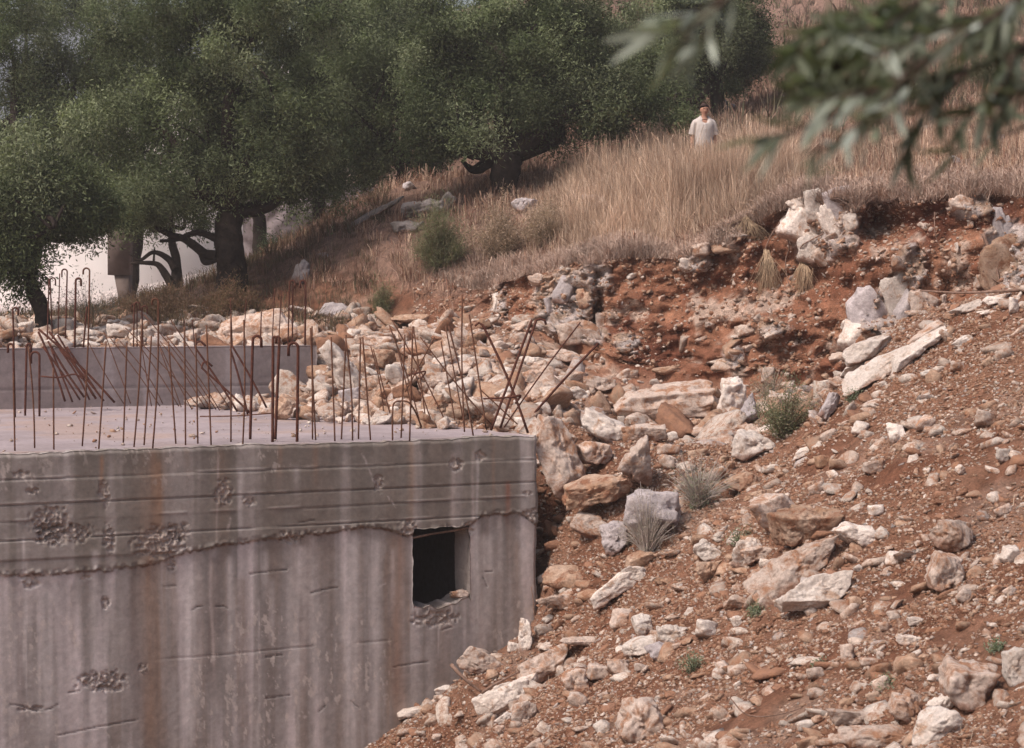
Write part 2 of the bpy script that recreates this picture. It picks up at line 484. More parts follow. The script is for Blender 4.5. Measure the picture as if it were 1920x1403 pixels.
# colours (linear albedo)
soil = np.array([.20, .090, .056]); soil2 = np.array([.30, .165, .112]); red = np.array([.205, .086, .053]); orange = np.array([.315, .155, .098])
tan = np.array([.26, .165, .13]); redtan = np.array([.175, .105, .08]); pale = np.array([.45, .34, .28]); darkred = np.array([.11, .036, .024])
def c3(x): return x[:, None]
k = smooth(-.35, .45, fbm(q * 1.3, 4, 31))
col = mix(soil, soil2, c3(k * .7))
k2 = smooth(.05, .35, fbm(q * 0.9, 4, 32))
col = mix(col, pale, c3(k2 * .35))
rub = smooth(27, 30, q[:, 1]) * smooth(.0, -1, q[:, 0] - 4.2) * (Sf < .01)
col = mix(col, mix(pale, soil2, c3(smooth(-.3, .3, fbm(q * 2.5, 3, 33)))), c3(rub * .7))
cc = mix(mix(red, orange, c3(smooth(-.4, .5, fbm(q * 1.6, 4, 34)))), darkred, c3(smooth(.08, .5, fbm(q * 1.0 + 7, 3, 35)) * .8))
cc = mix(cc, np.array([.50, .38, .32]), c3(smooth(.20, .30, fbm(q * 2.0, 5, 36, .62)) * .85))
cliff_m = np.where(isC, np.tile(cliff, R), 0)
cliff_m = np.maximum(cliff_m, (Sf == 0) * np.tile(cliff, R) * smooth(-1.6, 0, q[:, 1] - np.tile(yb, R)) * .75)
cc = cc * c3(1.15 + .40 * fbm(q * 9, 4, 38, .7))
col = mix(col, cc, c3(cliff_m))
rkc = mix(np.array([.56, .49, .48]), np.array([.42, .30, .23]), c3(smooth(-.15, .3, fbm(q * 4.5, 4, 29, .65)))) * c3(1 + .3 * fbm(q * 12, 3, 30))
col = mix(col, rkc, c3(rockm * .92))
col = col * c3(1 + .30 * fbm(q * 7, 4, 39, .7))
up = (Sf >= 2).astype(float) * smooth(0, .5, q[:, 1] - np.tile(yr, R))
up = np.maximum(up, (1 - np.tile(cliff, R)) * smooth(0.3, .8, Sf))
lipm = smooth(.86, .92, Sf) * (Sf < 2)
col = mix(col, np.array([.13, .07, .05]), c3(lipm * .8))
col = mix(col, mix(tan, redtan, c3(smooth(-.2, .4, fbm(q * .6, 4, 37)))), c3(up))
far = smooth(52, 60, q[:, 1]) * smooth(-5, -7.5, q[:, 0])
col = mix(col, np.array([.62, .55, .55]), c3(far))
idx = np.arange(R * NX).reshape(R, NX)
quads = np.stack([idx[:-1, :-1], idx[:-1, 1:], idx[1:, 1:], idx[1:, :-1]], -1).reshape(-1, 4)
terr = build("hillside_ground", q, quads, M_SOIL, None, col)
tag(terr, "stony red earth slope, dug bank and dry hillside", kind="structure")
bvh = BVHTree.FromPolygons([tuple(v) for v in q], [tuple(map(int, f)) for f in quads])
CV = Vector((0, 0, ZC))
def slab_hit(u, v):
    """nearest of terrain, slab top, rear wall top along the pixel ray -> point, normal"""
    r = ray(u, v); d = Vector(r).normalized()
    h = bvh.ray_cast(CV, d)
    best = (h[0], h[1], h[3]) if h[0] is not None else None
    for z, a, b in ((0.0, 0.0, SLAB_DEPTH), (0.92, SLAB_DEPTH, SLAB_DEPTH + .5)):
        if d.z < 0:
            t = (z - ZC) / d.z
            p = CV + d * t
            l = np.array([p.x, p.y]) - CORNER
            s, n = l @ WD, l @ WN
            smin = 0 if z == 0 else np.dot(RC - CORNER, WD)
            if smin < s < 13 and a < n < b and (best is None or t < best[2]):
                best = (p, Vector((0, 0, 1)), t)
    return best
def ground(x, y, z0=30):
    h = bvh.ray_cast(Vector((x, y, z0)), Vector((0, 0, -1)))
    return h[0].z if h[0] is not None else 0.0

# far country
f = build("far_ground", [(-330, -60, -8), (330, -60, -8), (330, 420, -8), (-330, 420, -8)], np.array([[0, 1, 2, 3]]),
          simple("far_soil", (.2, .16, .12), (.3, .25, .2), .02, .95, 0)); tag(f, "far valley floor", kind="structure")
mx, my = np.meshgrid(np.linspace(-320, 320, 90), np.linspace(0, 120, 24))
mz_ = (my / 120) ** .8 * 62
mp = np.stack([mx.ravel(), my.ravel() + 290, mz_.ravel()], -1)
mp[:, 2] += 9 * fbm(mp * .02, 5, 41) - 6.5
mi = np.arange(90 * 24).reshape(24, 90)
mtn = build("mountain", mp, np.stack([mi[:-1, :-1], mi[:-1, 1:], mi[1:, 1:], mi[1:, :-1]], -1).reshape(-1, 4),
            simple("hazy_mountain", (.085, .105, .135), (.12, .14, .175), .01, 1, 0)); tag(mtn, "blue hazy mountain behind the olive crowns", kind="structure")  # blue of distance haze is put into the mountain's base colour

# ------------------------------------------------------------------ concrete building
bld = empty("concrete_building", (CORNER[0], CORNER[1], -4))
tag(bld, "half-built concrete structure with board-marked wall, square opening and bare slab on top", "building")
bld.location = (0, 0, 0)
def W(s, n, z):                       # wall coordinates -> world
    s, n, z = np.broadcast_arrays(np.asarray(s, float), np.asarray(n, float), np.asarray(z, float))
    xy = CORNER + s[..., None] * WD + n[..., None] * WN
    return np.concatenate([xy, z[..., None]], -1)
def wall_sz(u, v, n=0.0):             # photo pixel -> (s, z) on the plane n
    r = ray(u, v)
    c = CORNER + n * WN
    t = np.dot(c, WN) / np.dot(r[:2], WN)
    p = r[:2] * t - c
    return float(np.dot(p, WD)), float(ZC + r[2] * t)
joint_px = [(-60, 1082), (20, 1078), (110, 1075), (200, 1068), (300, 1056), (345, 1036), (420, 1020), (520, 1010), (600, 1000), (690, 988), (720, 990), (765, 1004),
            (880, 985), (905, 968), (930, 962), (948, 966), (965, 961), (985, 966), (1005, 980), (1030, 990)]
js = np.array([wall_sz(*p) for p in joint_px]); js = js[np.argsort(js[:, 0])]
s0, zt = wall_sz(883, 986); s1, _ = wall_sz(776, 1000); _, zb0 = wall_sz(830, 1140)
ST = 0.0135
sv = np.concatenate([np.arange(0, 0, 1), np.linspace(0, s0, int(s0 / ST) + 1)[:-1], np.linspace(s0, s1, int((s1 - s0) / ST) + 1)[:-1],
                     np.linspace(s1, 9.0, int((9.0 - s1) / ST) + 1)])
zv = np.concatenate([np.linspace(-5.2, zb0, int((zb0 + 5.2) / ST) + 1)[:-1], np.linspace(zb0, zt, int((zt - zb0) / ST) + 1)[:-1],
                     np.linspace(zt, 0, int(-zt / ST) + 1)])
i0 = np.searchsorted(sv, s0 - 1e-6); i1 = np.searchsorted(sv, s1 - 1e-6); k0 = np.searchsorted(zv, zb0 - 1e-6); k1 = np.searchsorted(zv, zt - 1e-6)
SS, ZZ = np.meshgrid(sv, zv)
s_, z_ = SS.ravel(), ZZ.ravel()
p3 = np.stack([s_, z_, s_ * 0], -1)
depth = 0.005 * fbm(p3 * 1.2, 3, 51) + 0.0015 * fbm(p3 * 14, 3, 52) + .0012 * fbm(p3 * 45, 2, 57)
jz = np.interp(s_, js[:, 0], js[:, 1]) + 0.020 * fbm(p3 * np.array([6, 0, 0]) + 3, 4, 53) + .012 * fbm(p3 * np.array([25, 0, 0]), 2, 54)
below = smooth(0.006, -0.012, z_ - jz)
depth += 0.026 * below
lip = np.exp(-((z_ - jz - .01) / .03) ** 2)
depth += lip * (.030 * fbm(p3 * 26, 3, 55))
colw = np.zeros((len(s_), 3))
upper = np.array([.222, .194, .176]); lower = np.array([.318, .283, .275])
colw[:] = mix(upper, lower, c3(below))
colw *= c3(1 + .15 * fbm(p3 * np.array([1.3, 2.5, 1]), 4, 56))
# board lines in the upper band (height in the wall's own metres), each board slightly in or out
lines = sorted([wall_sz(28, 901)[1], wall_sz(20, 948)[1], wall_sz(20, 980)[1] - .0, wall_sz(20, 1015)[1], wall_sz(20, 1053)[1]], reverse=True)
edges = [0.2] + lines + [-9]
for k in range(len(edges) - 1):
    inb_ = (z_ <= edges[k]) & (z_ > edges[k + 1]) & (below < .5)
    depth += np.where(inb_, 0.006 * math.sin(k * 2.7 + 1), 0)
    colw *= c3(np.where(inb_, 1 + .05 * math.sin(k * 3.9), 1))
for k, L in enumerate(lines):
    wob = .006 * fbm(p3 * np.array([3, 0, 0]) + k * 5, 3, 60 + k)
    g = np.exp(-((z_ - L - wob) / .008) ** 2) * smooth(-.35, .15, fbm(p3 * np.array([1.1, 0, 0]) + k * 9, 3, 70 + k)) * (1 - below)
    depth += .010 * g; colw *= c3(1 - .38 * g)
    g2 = np.exp(-((z_ - L - .02) / .008) ** 2) * smooth(0.05, .4, fbm(p3 * np.array([3, 0, 0]) + k * 4, 3, 80 + k)) * (1 - below)
    depth -= .008 * g2; colw = mix(colw, np.array([.42, .36, .35]), c3(g2 * .5))
for L in (-2.35, -3.6):
    wob = .02 * fbm(p3 * np.array([1.5, 0, 0]) + L, 3, 66)
    g = np.exp(-((z_ - L - wob) / .009) ** 2) * smooth(0.1, .35, fbm(p3 * np.array([.9, 0, 0]) + L * 3, 3, 67))
    depth += .006 * g; colw *= c3(1 - .25 * g)
# vertical lime and rust runs
st = fbm(p3 * np.array([5.5, .22, 1]) + 4, 4, 91); st2 = fbm(p3 * np.array([13, .16, 1]), 3, 92, .4)
colw = mix(colw, np.array([.54, .48, .485]), c3(smooth(.05, .40, st) * (.25 + .60 * below)))
colw *= c3(1 + .24 * st2 * (.35 + below) + .14 * st * (1 - below))
colw = mix(colw, np.array([.20, .15, .125]), c3(smooth(.05, .4, -st) * (.25 + .3 * below)))
def run(u, v0, wpx, v1, c, a, fade=.35, seed=0):
    global colw
    s, za = wall_sz(u, v0); sw = wpx / 165.; _, zb = wall_sz(u, v1)
    cent = s + .03 * fbm(p3 * np.array([0, 1.2, 0]) + seed, 2, 95)
    m = np.exp(-((s_ - cent) / (sw * .5)) ** 2) * smooth(za + .02, za - .08, z_) * smooth(zb - fade, zb + fade, z_)
    m *= .75 + .5 * fbm(p3 * np.array([20, 1.5, 0]), 2, 96)
    colw = mix(colw, np.array(c), c3(np.clip(m * a, 0, 1)))
lime = (.64, .585, .585); brn = (.29, .19, .14); dk = (.17, .13, .12)
for a in [(88, 1070, 26, 1390, lime, .8), (355, 1045, 22, 1390, lime, .95), (430, 1040, 16, 1250, lime, .6), (500, 1030, 14, 1100, lime, .7), (560, 1020, 34, 1300, lime, .6), (660, 1000, 40, 1400, lime, .75),
          (590, 1000, 20, 1300, lime, .5), (705, 1010, 24, 1400, lime, .6), (285, 840, 40, 1400, brn, .85), (300, 860, 14, 1000, (.36, .2, .12), .5), (400, 1040, 26, 1280, dk, .8), (455, 1080, 24, 1400, (.24, .19, .165), .7),
          (750, 1000, 34, 1340, (.33, .21, .16), .7), (725, 1040, 14, 1300, dk, .6), (415, 838, 26, 1000, brn, .35), (770, 820, 18, 980, (.36, .25, .19), .5), (190, 850, 8, 900, (.42, .2, .1), .7), (590, 830, 12, 900, brn, .5), (350, 835, 10, 870, brn, .6), (525, 832, 12, 880, brn, .6),
          (915, 1000, 40, 1200, lime, .55), (985, 820, 26, 1180, lime, .45), (955, 900, 12, 960, (.3, .12, .08), .6), (930, 1010, 14, 1250, (.22, .18, .16), .6), (830, 1165, 110, 1260, (.36, .32, .33), .3), (40, 1090, 20, 1390, (.2, .16, .15), .5),
          (250, 1080, 40, 1390, (.2, .16, .155), .5), (200, 1080, 14, 1300, lime, .35), (385, 845, 16, 1010, (.26, .22, .21), .4), (925, 815, 8, 960, brn, .5), (640, 1200, 14, 1400, (.3, .23, .19), .4), (870, 1000, 12, 1130, (.5, .4, .36), .5)]:
    run(*a, seed=a[0])
rrn = random.Random(12)
for kk_ in range(46):
    uu = rrn.uniform(20, 1000); up_ = rrn.random() < .3
    vv_ = rrn.uniform(835, 880) if up_ else rrn.uniform(1000, 1180)
    cdk = rrn.choice([lime, lime, (.52, .44, .42), (.19, .155, .14), (.24, .195, .17), (.34, .25, .2)])
    run(uu, vv_, rrn.uniform(3, 15), vv_ + rrn.uniform(50, 360), cdk, rrn.uniform(.25, .75), .25, uu)
# honeycombed pockets
hc = fbm(p3 * 26, 3, 101); hc2 = fbm(p3 * 55, 2, 102)
for u, v, ru, rv in [(95, 978, 34, 22), (120, 1000, 44, 16), (195, 925, 9, 22), (300, 1018, 44, 26), (335, 1000, 20, 16), (420, 925, 14, 22), (465, 940, 12, 10), (205, 1010, 9, 26), (57, 1090, 16, 12), (323, 1058, 9, 12), (545, 1008, 26, 10),
                     (90, 1000, 20, 20), (190, 1275, 40, 14), (200, 1290, 28, 8), (270, 1255, 8, 8), (820, 1160, 44, 14), (765, 990, 16, 14), (880, 990, 12, 12), (900, 855, 12, 8), (855, 870, 16, 12), (710, 905, 10, 16), (40, 890, 14, 5), (62, 920, 12, 7), (990, 925, 12, 4), (995, 965, 18, 10),
                     (200, 1130, 6, 10), (160, 1085, 10, 4), (60, 1330, 18, 4)]:
    s, z = wall_sz(u, v); rs, rz = ru / 160., rv / 160.
    m = np.exp(-(((s_ - s) / rs) ** 2 + ((z_ - z) / rz) ** 2)) * 1.3
    m = smooth(.25, .75, m + .45 * hc * np.clip(m * 4, 0, 1))
    depth += m * (.014 + .030 * hc + .034 * hc2)
    colw = mix(colw, np.array([.40, .33, .30]) * c3(1 + .8 * hc2), c3(m * .65))
def crack(pts, wd=.007, dp=.010, dark=.45):
    global colw, depth
    for (a, b) in zip(pts[:-1], pts[1:]):
        A = np.array(wall_sz(*a)); B = np.array(wall_sz(*b)); d = B - A; L2 = d @ d
        t = np.clip(((s_ - A[0]) * d[0] + (z_ - A[1]) * d[1]) / L2, 0, 1)
        e = np.hypot(s_ - A[0] - t * d[0] + .006 * hc, z_ - A[1] - t * d[1] + .008 * hc2)
        g = np.exp(-(e / wd) ** 2)
        depth = depth + dp * g
        colw = colw * c3(1 - dark * g)
for c in [[(363, 1144), (372, 1138), (382, 1137)], [(408, 1138), (420, 1137), (428, 1141)], [(585, 1113), (605, 1107), (635, 1102)], [(470, 1077), (500, 1073), (540, 1069)], [(20, 1322), (45, 1325), (70, 1335), (95, 1330), (110, 1322)],
          [(500, 1233), (530, 1229)], [(600, 1336), (612, 1324)], [(660, 1316), (675, 1328)], [(740, 1252), (770, 1246), (805, 1241)], [(912, 1073), (925, 1072)], [(908, 1083), (915, 1100)], [(830, 1182), (850, 1176)],
          [(590, 975), (560, 980)], [(110, 1380), (180, 1365), (260, 1350)], [(130, 1300), (150, 1296)], [(308, 1101), (333, 1099)], [(500, 1310), (545, 1305)]]:
    crack(c)
for c in [[(680, 850), (700, 900), (712, 912)], [(725, 930), (742, 950)], [(433, 972), (428, 993)], [(388, 1148), (398, 1130)], [(705, 1105), (725, 1095)]]:
    for (a, b) in zip(c[:-1], c[1:]):
        A = np.array(wall_sz(*a)); B = np.array(wall_sz(*b)); d = B - A
        t = np.clip(((s_ - A[0]) * d[0] + (z_ - A[1]) * d[1]) / (d @ d), 0, 1)
        g = np.exp(-(np.hypot(s_ - A[0] - t * d[0] + .01 * hc, z_ - A[1] - t * d[1]) / .013) ** 2) * smooth(-.5, .2, hc2)
        colw = mix(colw, np.array([.52, .46, .45]), c3(g * .6))
sp = smooth(.22, .36, fbm(p3 * np.array([18, 8, 0]) + 31, 4, 110, .7)) * smooth(.1, .5, fbm(p3 * .8 + 5, 2, 111) + .25 * below)
colw = mix(colw, np.array([.56, .49, .46]), c3(sp * .7))
colw *= c3(1 + .16 * fbm(p3 * np.array([7, 5, 0]), 4, 113, .65))
pits = smooth(.54, .62, fbm(p3 * 20 + 9, 2, 114)) * smooth(-.1, .3, fbm(p3 * 1.1, 3, 119))
pits = pits * 0
colw *= c3(1 - .22 * smooth(-.35, 0, z_) * (fbm(p3 * np.array([2, 1, 0]), 3, 112) > -.1))
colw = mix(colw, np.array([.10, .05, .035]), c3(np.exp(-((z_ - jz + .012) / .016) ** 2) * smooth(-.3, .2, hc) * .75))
# ragged top and corner
topn = .02 * fbm(p3 * np.array([1.6, 0, 0]), 3, 115) + .012 * fbm(p3 * np.array([12, 0, 0]), 2, 116)
zz = z_ + topn * smooth(-.25, 0, z_)
cornern = .035 * fbm(p3 * np.array([0, 4, 0]) + 8, 4, 117) + .02
ss = s_ + np.abs(cornern) * smooth(.14, 0, s_)
depth += .03 * smooth(.05, 0, s_) + .02 * smooth(-.04, 0, z_)
# jitter the opening's edge
ii = np.arange(len(s_)).reshape(SS.shape)
jit = lambda a, sd: a * fbm(p3 * 9 + sd, 3, 120)
edge_lr = ((np.abs(s_ - s0) < 1e-6) | (np.abs(s_ - s1) < 1e-6)) & (z_ > zb0 - .01) & (z_ < zt + .01)
edge_tb = ((np.abs(z_ - zt) < 1e-6) | (np.abs(z_ - zb0) < 1e-6)) & (s_ > s0 - .01) & (s_ < s1 + .01)
near_l = np.exp(-((s_ - s1) / .03) ** 2) * (z_ < zt) * (z_ > zb0); near_r = np.exp(-((s_ - s0) / .03) ** 2) * (z_ < zt) * (z_ > zb0)
ss = ss + (near_l + near_r) * jit(.016, 1)
inopen = smooth(s0 - .03, s0 + .02, s_) * smooth(s1 + .03, s1 - .02, s_)
sill = np.interp(s_, [s0, s0 + .12, s0 + .30, s0 + .42, s0 + .52, s1], [.10, .09, .0, -.04, .02, .04])
zz = zz + np.exp(-((z_ - zb0) / .05) ** 2) * inopen * (sill + jit(.035, 2))
zz = zz + np.exp(-((z_ - zt) / .04) ** 2) * inopen * jit(.02, 3)
V = W(ss, depth, zz)
q4 = np.stack([ii[:-1, :-1], ii[1:, :-1], ii[1:, 1:], ii[:-1, 1:]], -1)
keep = np.ones(q4.shape[:2], bool)
keep[k0:k1, i0:i1] = False
q4 = q4[keep]
# reveals: the opening's edge swept inward; the wall top and corner swept back
loop = list(ii[k0, i0:i1]) + list(ii[k0:k1, i1]) + list(ii[k1, i1:i0:-1]) + list(ii[k1:k0:-1, i0])
loopv = V[loop]
rv, rf, rc = [V], [q4], [colw]
nb = len(V)
def sweep(idxs, offs, closed, jitter=.01, cscale=1.0):
    global nb
    base = V[idxs]; n = len(idxs); prev = np.array(idxs)
    for o in offs:
        off = np.array([WN[0] * o, WN[1] * o, 0])
        nv = base + off + jitter * np.random.default_rng(int(o * 1000)).normal(0, .3, base.shape)
        rv.append(nv); rc.append(colw[idxs] * cscale)
        cur = np.arange(nb, nb + n); nb += n
        if closed:
            rf.append(np.stack([prev, np.roll(prev, -1), np.roll(cur, -1), cur], -1))
        else:
            rf.append(np.stack([prev[:-1], prev[1:], cur[1:], cur[:-1]], -1))
        prev = cur
sweep(loop, [.1, .2, .3, .42], True, .006)
sweep(list(ii[:, 0]), [.06, .2, .45], False, .01)
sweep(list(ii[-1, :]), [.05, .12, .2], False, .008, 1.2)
build("front_wall", np.concatenate(rv), np.concatenate(rf), M_CONC, bld, np.concatenate(rc))
# slab on top: rough screed
def grid_obj(name, sa, sb, na, nb_, z, step, mat, parent, basecol, amp=.008, seed=0, thick=.25):
    su = np.linspace(sa, sb, int((sb - sa) / step) + 2); nu = np.linspace(na, nb_, int((nb_ - na) / step) + 2)
    A, B = np.meshgrid(su, nu)
    a, b = A.ravel(), B.ravel()
    pp = np.stack([a, b, a * 0], -1)
    zt_ = z + amp * fbm(pp * 2, 3, 130 + seed) + amp * .6 * fbm(pp * 15, 3, 131 + seed)
    top = W(a, b, zt_)
    c = basecol * c3(1 + .13 * fbm(pp * 1.2, 4, 132 + seed) + .10 * fbm(pp * 9, 3, 133 + seed))
    c = mix(c, np.array([.36, .25, .20]), c3(smooth(.05, .4, fbm(pp * .9 + 5, 4, 134 + seed)) * .5))
    c = mix(c, np.array([.22, .18, .18]), c3(smooth(.1, .35, fbm(pp * 1.7 + 15, 4, 135 + seed)) * .35))
    g = np.arange(len(a)).reshape(A.shape)
    fc = [np.stack([g[:-1, :-1], g[1:, :-1], g[1:, 1:], g[:-1, 1:]], -1).reshape(-1, 4)]
    vs, cs, n = [top], [c], len(a)
    for ring in (g[0, :], g[-1, :], g[:, 0], g[:, -1]):
        lo = top[ring].copy(); lo[:, 2] = z - thick
        vs.append(lo); cs.append(c[ring] * .8)
        cur = np.arange(n, n + len(ring)); n += len(ring)
        fc.append(np.stack([ring[:-1], ring[1:], cur[1:], cur[:-1]], -1))
    bl = W(np.array([sa, sb, sb, sa]), np.array([na, na, nb_, nb_]), np.full(4, z - thick))
    vs.append(bl); cs.append(np.tile(basecol * .6, (4, 1))); fc.append(np.array([[n, n + 1, n + 2, n + 3]]))
    return build(name, np.concatenate(vs), np.concatenate(fc), mat, parent, np.concatenate(cs), True)
SLABC = np.array([.33, .275, .29])
grid_obj("slab", .05, 9.0, .13, SLAB_DEPTH, -.004, .06, M_CONC, bld, SLABC)
# side, back and far-left walls closing the dark chamber
def box_sn(name, sa, sb, na, nb_, z0, z1, mat, parent, c):
    v = W(np.array([sa, sb, sb, sa] * 2), np.array([na, na, nb_, nb_] * 2), np.array([z0] * 4 + [z1] * 4))
    fcs = np.array([[0, 1, 2, 3], [4, 7, 6, 5], [0, 4, 5, 1], [1, 5, 6, 2], [2, 6, 7, 3], [3, 7, 4, 0]])
    return build(name, v, fcs, mat, parent, np.tile(c, (8, 1)), False)
box_sn("side_wall", .06, .36, .47, SLAB_DEPTH, -5.2, -.262, M_CONC, bld, np.array([.25, .2, .2]))
box_sn("chamber_back_wall", .4, 8.9, SLAB_DEPTH - .4, SLAB_DEPTH - .1, -5.2, -.262, M_CONC, bld, np.array([.2, .16, .16]))
box_sn("chamber_end_wall", 8.7, 9.0, .3, SLAB_DEPTH - .42, -5.2, -.262, M_CONC, bld, np.array([.2, .16, .16]))
# rear wall standing on the slab
sR = float(np.dot(RC - CORNER, WD))
RH = .92
su = np.arange(sR, 11.5, .04); zu = np.linspace(-.1, RH, 40)
A, B = np.meshgrid(su, zu); a, b = A.ravel(), B.ravel(); pp = np.stack([a, b, a * 0], -1)
dd = SLAB_DEPTH + .01 * fbm(pp * 2, 3, 140) + .004 * fbm(pp * 15, 2, 141)
cw2 = np.array([.27, .225, .225]) * c3(1 + .12 * fbm(pp * np.array([4, .6, 1]), 3, 142) + .12 * fbm(pp * 2, 3, 143))
cw2 = mix(cw2, np.array([.40, .35, .36]), c3(smooth(.15, .4, fbm(pp * np.array([3, .3, 1]) + 3, 3, 144)) * .6))
cw2 *= c3(1 - .3 * np.exp(-((b - .30) / .012) ** 2))
dd = dd + .012 * np.exp(-((b - .30) / .012) ** 2)
g = np.arange(len(a)).reshape(A.shape)
rw = empty("rear_wall"); tag(rw, "low grey concrete upstand wall across the back of the bare slab", "wall")
V2 = W(a + .03 * np.abs(fbm(pp * 6, 3, 146)) * smooth(sR + .1, sR, a), dd, b)
e0 = g[:, 0]; side = V2[e0] + np.array([WN[0], WN[1], 0]) * .5
top_ = V2[g[-1]] + np.array([WN[0], WN[1], 0]) * .5
n0 = len(a)
fc = [np.stack([g[:-1, :-1], g[1:, :-1], g[1:, 1:], g[:-1, 1:]], -1).reshape(-1, 4)]
fc.append(np.stack([e0[:-1], e0[1:], np.arange(n0 + 1, n0 + len(e0)), np.arange(n0, n0 + len(e0) - 1)], -1)); n1_ = n0 + len(e0)
fc.append(np.stack([g[-1][:-1], g[-1][1:], np.arange(n1_ + 1, n1_ + len(su)), np.arange(n1_, n1_ + len(su) - 1)], -1))
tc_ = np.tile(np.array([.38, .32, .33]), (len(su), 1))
build("wall_face", np.concatenate([V2, side, top_]), np.concatenate(fc), M_CONC, rw, np.concatenate([cw2, cw2[e0], tc_]))
# bent lath across the top of the opening
lath = empty("rusty_lath"); tag(lath, "thin rusty lath hanging across the top of the wall opening", "lath")
pa = np.array([wall_sz(774, 1010), wall_sz(815, 1003), wall_sz(850, 998), wall_sz(882, 990)])
v_, f_ = tube(spline(W(pa[:, 0], np.array([.04, .10, .12, .05]), pa[:, 1]), 5), .014, 6)
build("lath_strip", v_, f_, M_WOOD, lath)

# ------------------------------------------------------------------ reinforcing bars
def order_word(i):
    W_ = ["first", "second", "third", "fourth", "fifth", "sixth", "seventh", "eighth", "ninth", "tenth", "eleventh", "twelfth", "thirteenth", "fourteenth", "fifteenth",
          "sixteenth", "seventeenth", "eighteenth", "nineteenth"]
    T_ = {20: "twentieth", 30: "thirtieth", 40: "fortieth"}
    D_ = {2: "twenty", 3: "thirty", 4: "forty"}
    if i < 19: return W_[i]
    n = i + 1
    return T_[n] if n % 10 == 0 else D_[n // 10] + "-" + W_[n % 10 - 1]
def bar_path(u0, v0, u1, v1, base, hook=0, hr=8, hl=16, bend=0):
    D = base[1]
    A = base; B = P(u1, v1, D)
    px = D / F
    if hook:
        B = P(u1, v1 + hr, D)
    n = 10
    pts = [mix(A, B, t) for t in np.linspace(0, 1, n)]
    pts = np.array(pts)
    t = np.linspace(0, 1, n)
    pts[:, 0] += bend * px * np.sin(t * np.pi)
    if hook:
        r = hr * px
        d = np.array([1.0 * np.sign(hook), 0, 0])
        cen = B + d * r
        arc = [cen + r * np.array([-np.sign(hook) * math.cos(a), .25 * r * math.sin(a), math.sin(a)]) for a in np.linspace(.2, math.pi, 8)]
        arc.append(arc[-1] + np.array([0, 0, -hl * px]))
        pts = np.concatenate([pts, arc])
    return pts
def add_bar(name, pts, rad, mat, label, group, cat="rebar"):
    v, f = tube(pts, rad, 6)
    o = build(name, v, f, mat)
    return tag(o, label, cat, group)
# upright thin bars along the front edge: base u,v top u,v, hook(dir), bend
front_thin = [(28, 848, 25, 700, 0, 0), (65, 843, 53, 650, 0, 3), (101, 846, 100, 690, 0, 0), (154, 840, 168, 503, -1, 3), (185, 845, 199, 640, 0, 0), (231, 837, 238, 643, 0, 0), (251, 841, 266, 610, 0, 2),
              (270, 838, 284, 630, 0, 0), (286, 844, 297, 560, -1, 4), (330, 835, 316, 640, 0, 0), (348, 838, 346, 612, 0, 0), (371, 835, 367, 625, 0, 0), (396, 838, 387, 610, 0, 0), (433, 832, 433, 590, 0, 0), (455, 838, 457, 600, 0, 3),
              (586, 827, 585, 612, 0, 0), (592, 828, 582, 615, 0, 0), (640, 827, 649, 628, 0, 0), (661, 829, 648, 632, 0, 4), (628, 830, 621, 632, 0, 0), (672, 826, 676, 635, 0, 0), (695, 828, 680, 632, 0, 0),
              (752, 824, 759, 628, 0, 0), (768, 828, 774, 612, 0, 0), (871, 812, 867, 552, 0, -3), (888, 820, 841, 612, 0, 3), (912, 806, 880, 590, 0, 0)]
front_thin.sort(key=lambda a: a[0])
for i, (u0, v0, u1, v1, hk, bd) in enumerate(front_thin):
    pts = bar_path(u0, v0, u1, v1, Pz(u0, v0, -.02), hk, 6, 6, bd)
    h = "with its tip bent over" if hk else ("leaning slightly" if abs(u1 - u0) > 12 else "standing upright")
    add_bar("reinforcing_bar", pts, .0105, M_RUST2, f"thin rusty bar {h}, {order_word(i)} from the left along the slab edge", "thin bars along the front edge of the slab")
thick = [(28, 785, 25, 645, -1, 5, 12, "thick hooked bar at the very left end of the slab"), (47, 782, 50, 645, 1, 4, 14, "thick hooked bar between the two leftmost hooked bars"),
         (74, 783, 74, 660, -1, 8, 14, "thick hooked bar with a wide hook opening left, third from the left"), (469, 826, 474, 630, 1, 8, 14, "thick hooked bar, hook opening right, beside the big ochre boulder"),
         (511, 832, 512, 632, 1, 3, 10, "left bar of the tight thick pair in the middle of the slab edge"), (516, 827, 524, 632, -1, 3, 10, "right bar of the tight thick pair in the middle of the slab edge"),
         (557, 832, 559, 643, -1, 9, 16, "thick hooked bar with round hook opening left, right of the tight pair")]
for (u0, v0, u1, v1, hk, hr, hl, lb) in thick:
    add_bar("hooked_bar", bar_path(u0, v0, u1, v1, Pz(u0, v0, -.02), hk, hr, hl), .0185, M_RUST, lb, "thick hooked bars rising from the slab")
# staple shaped bar
D = Pz(736, 826, 0)[1]
add_bar("bent_stirrup", spline([P(736, 826, D), P(736, 790, D), P(738, 758, D), P(752, 752, D), P(768, 756, D), P(780, 775, D + .15), P(790, 800, D + .3)], 5), .0105, M_RUST2, "small rusty bar bent into an arch on the slab edge among the rubble", None)
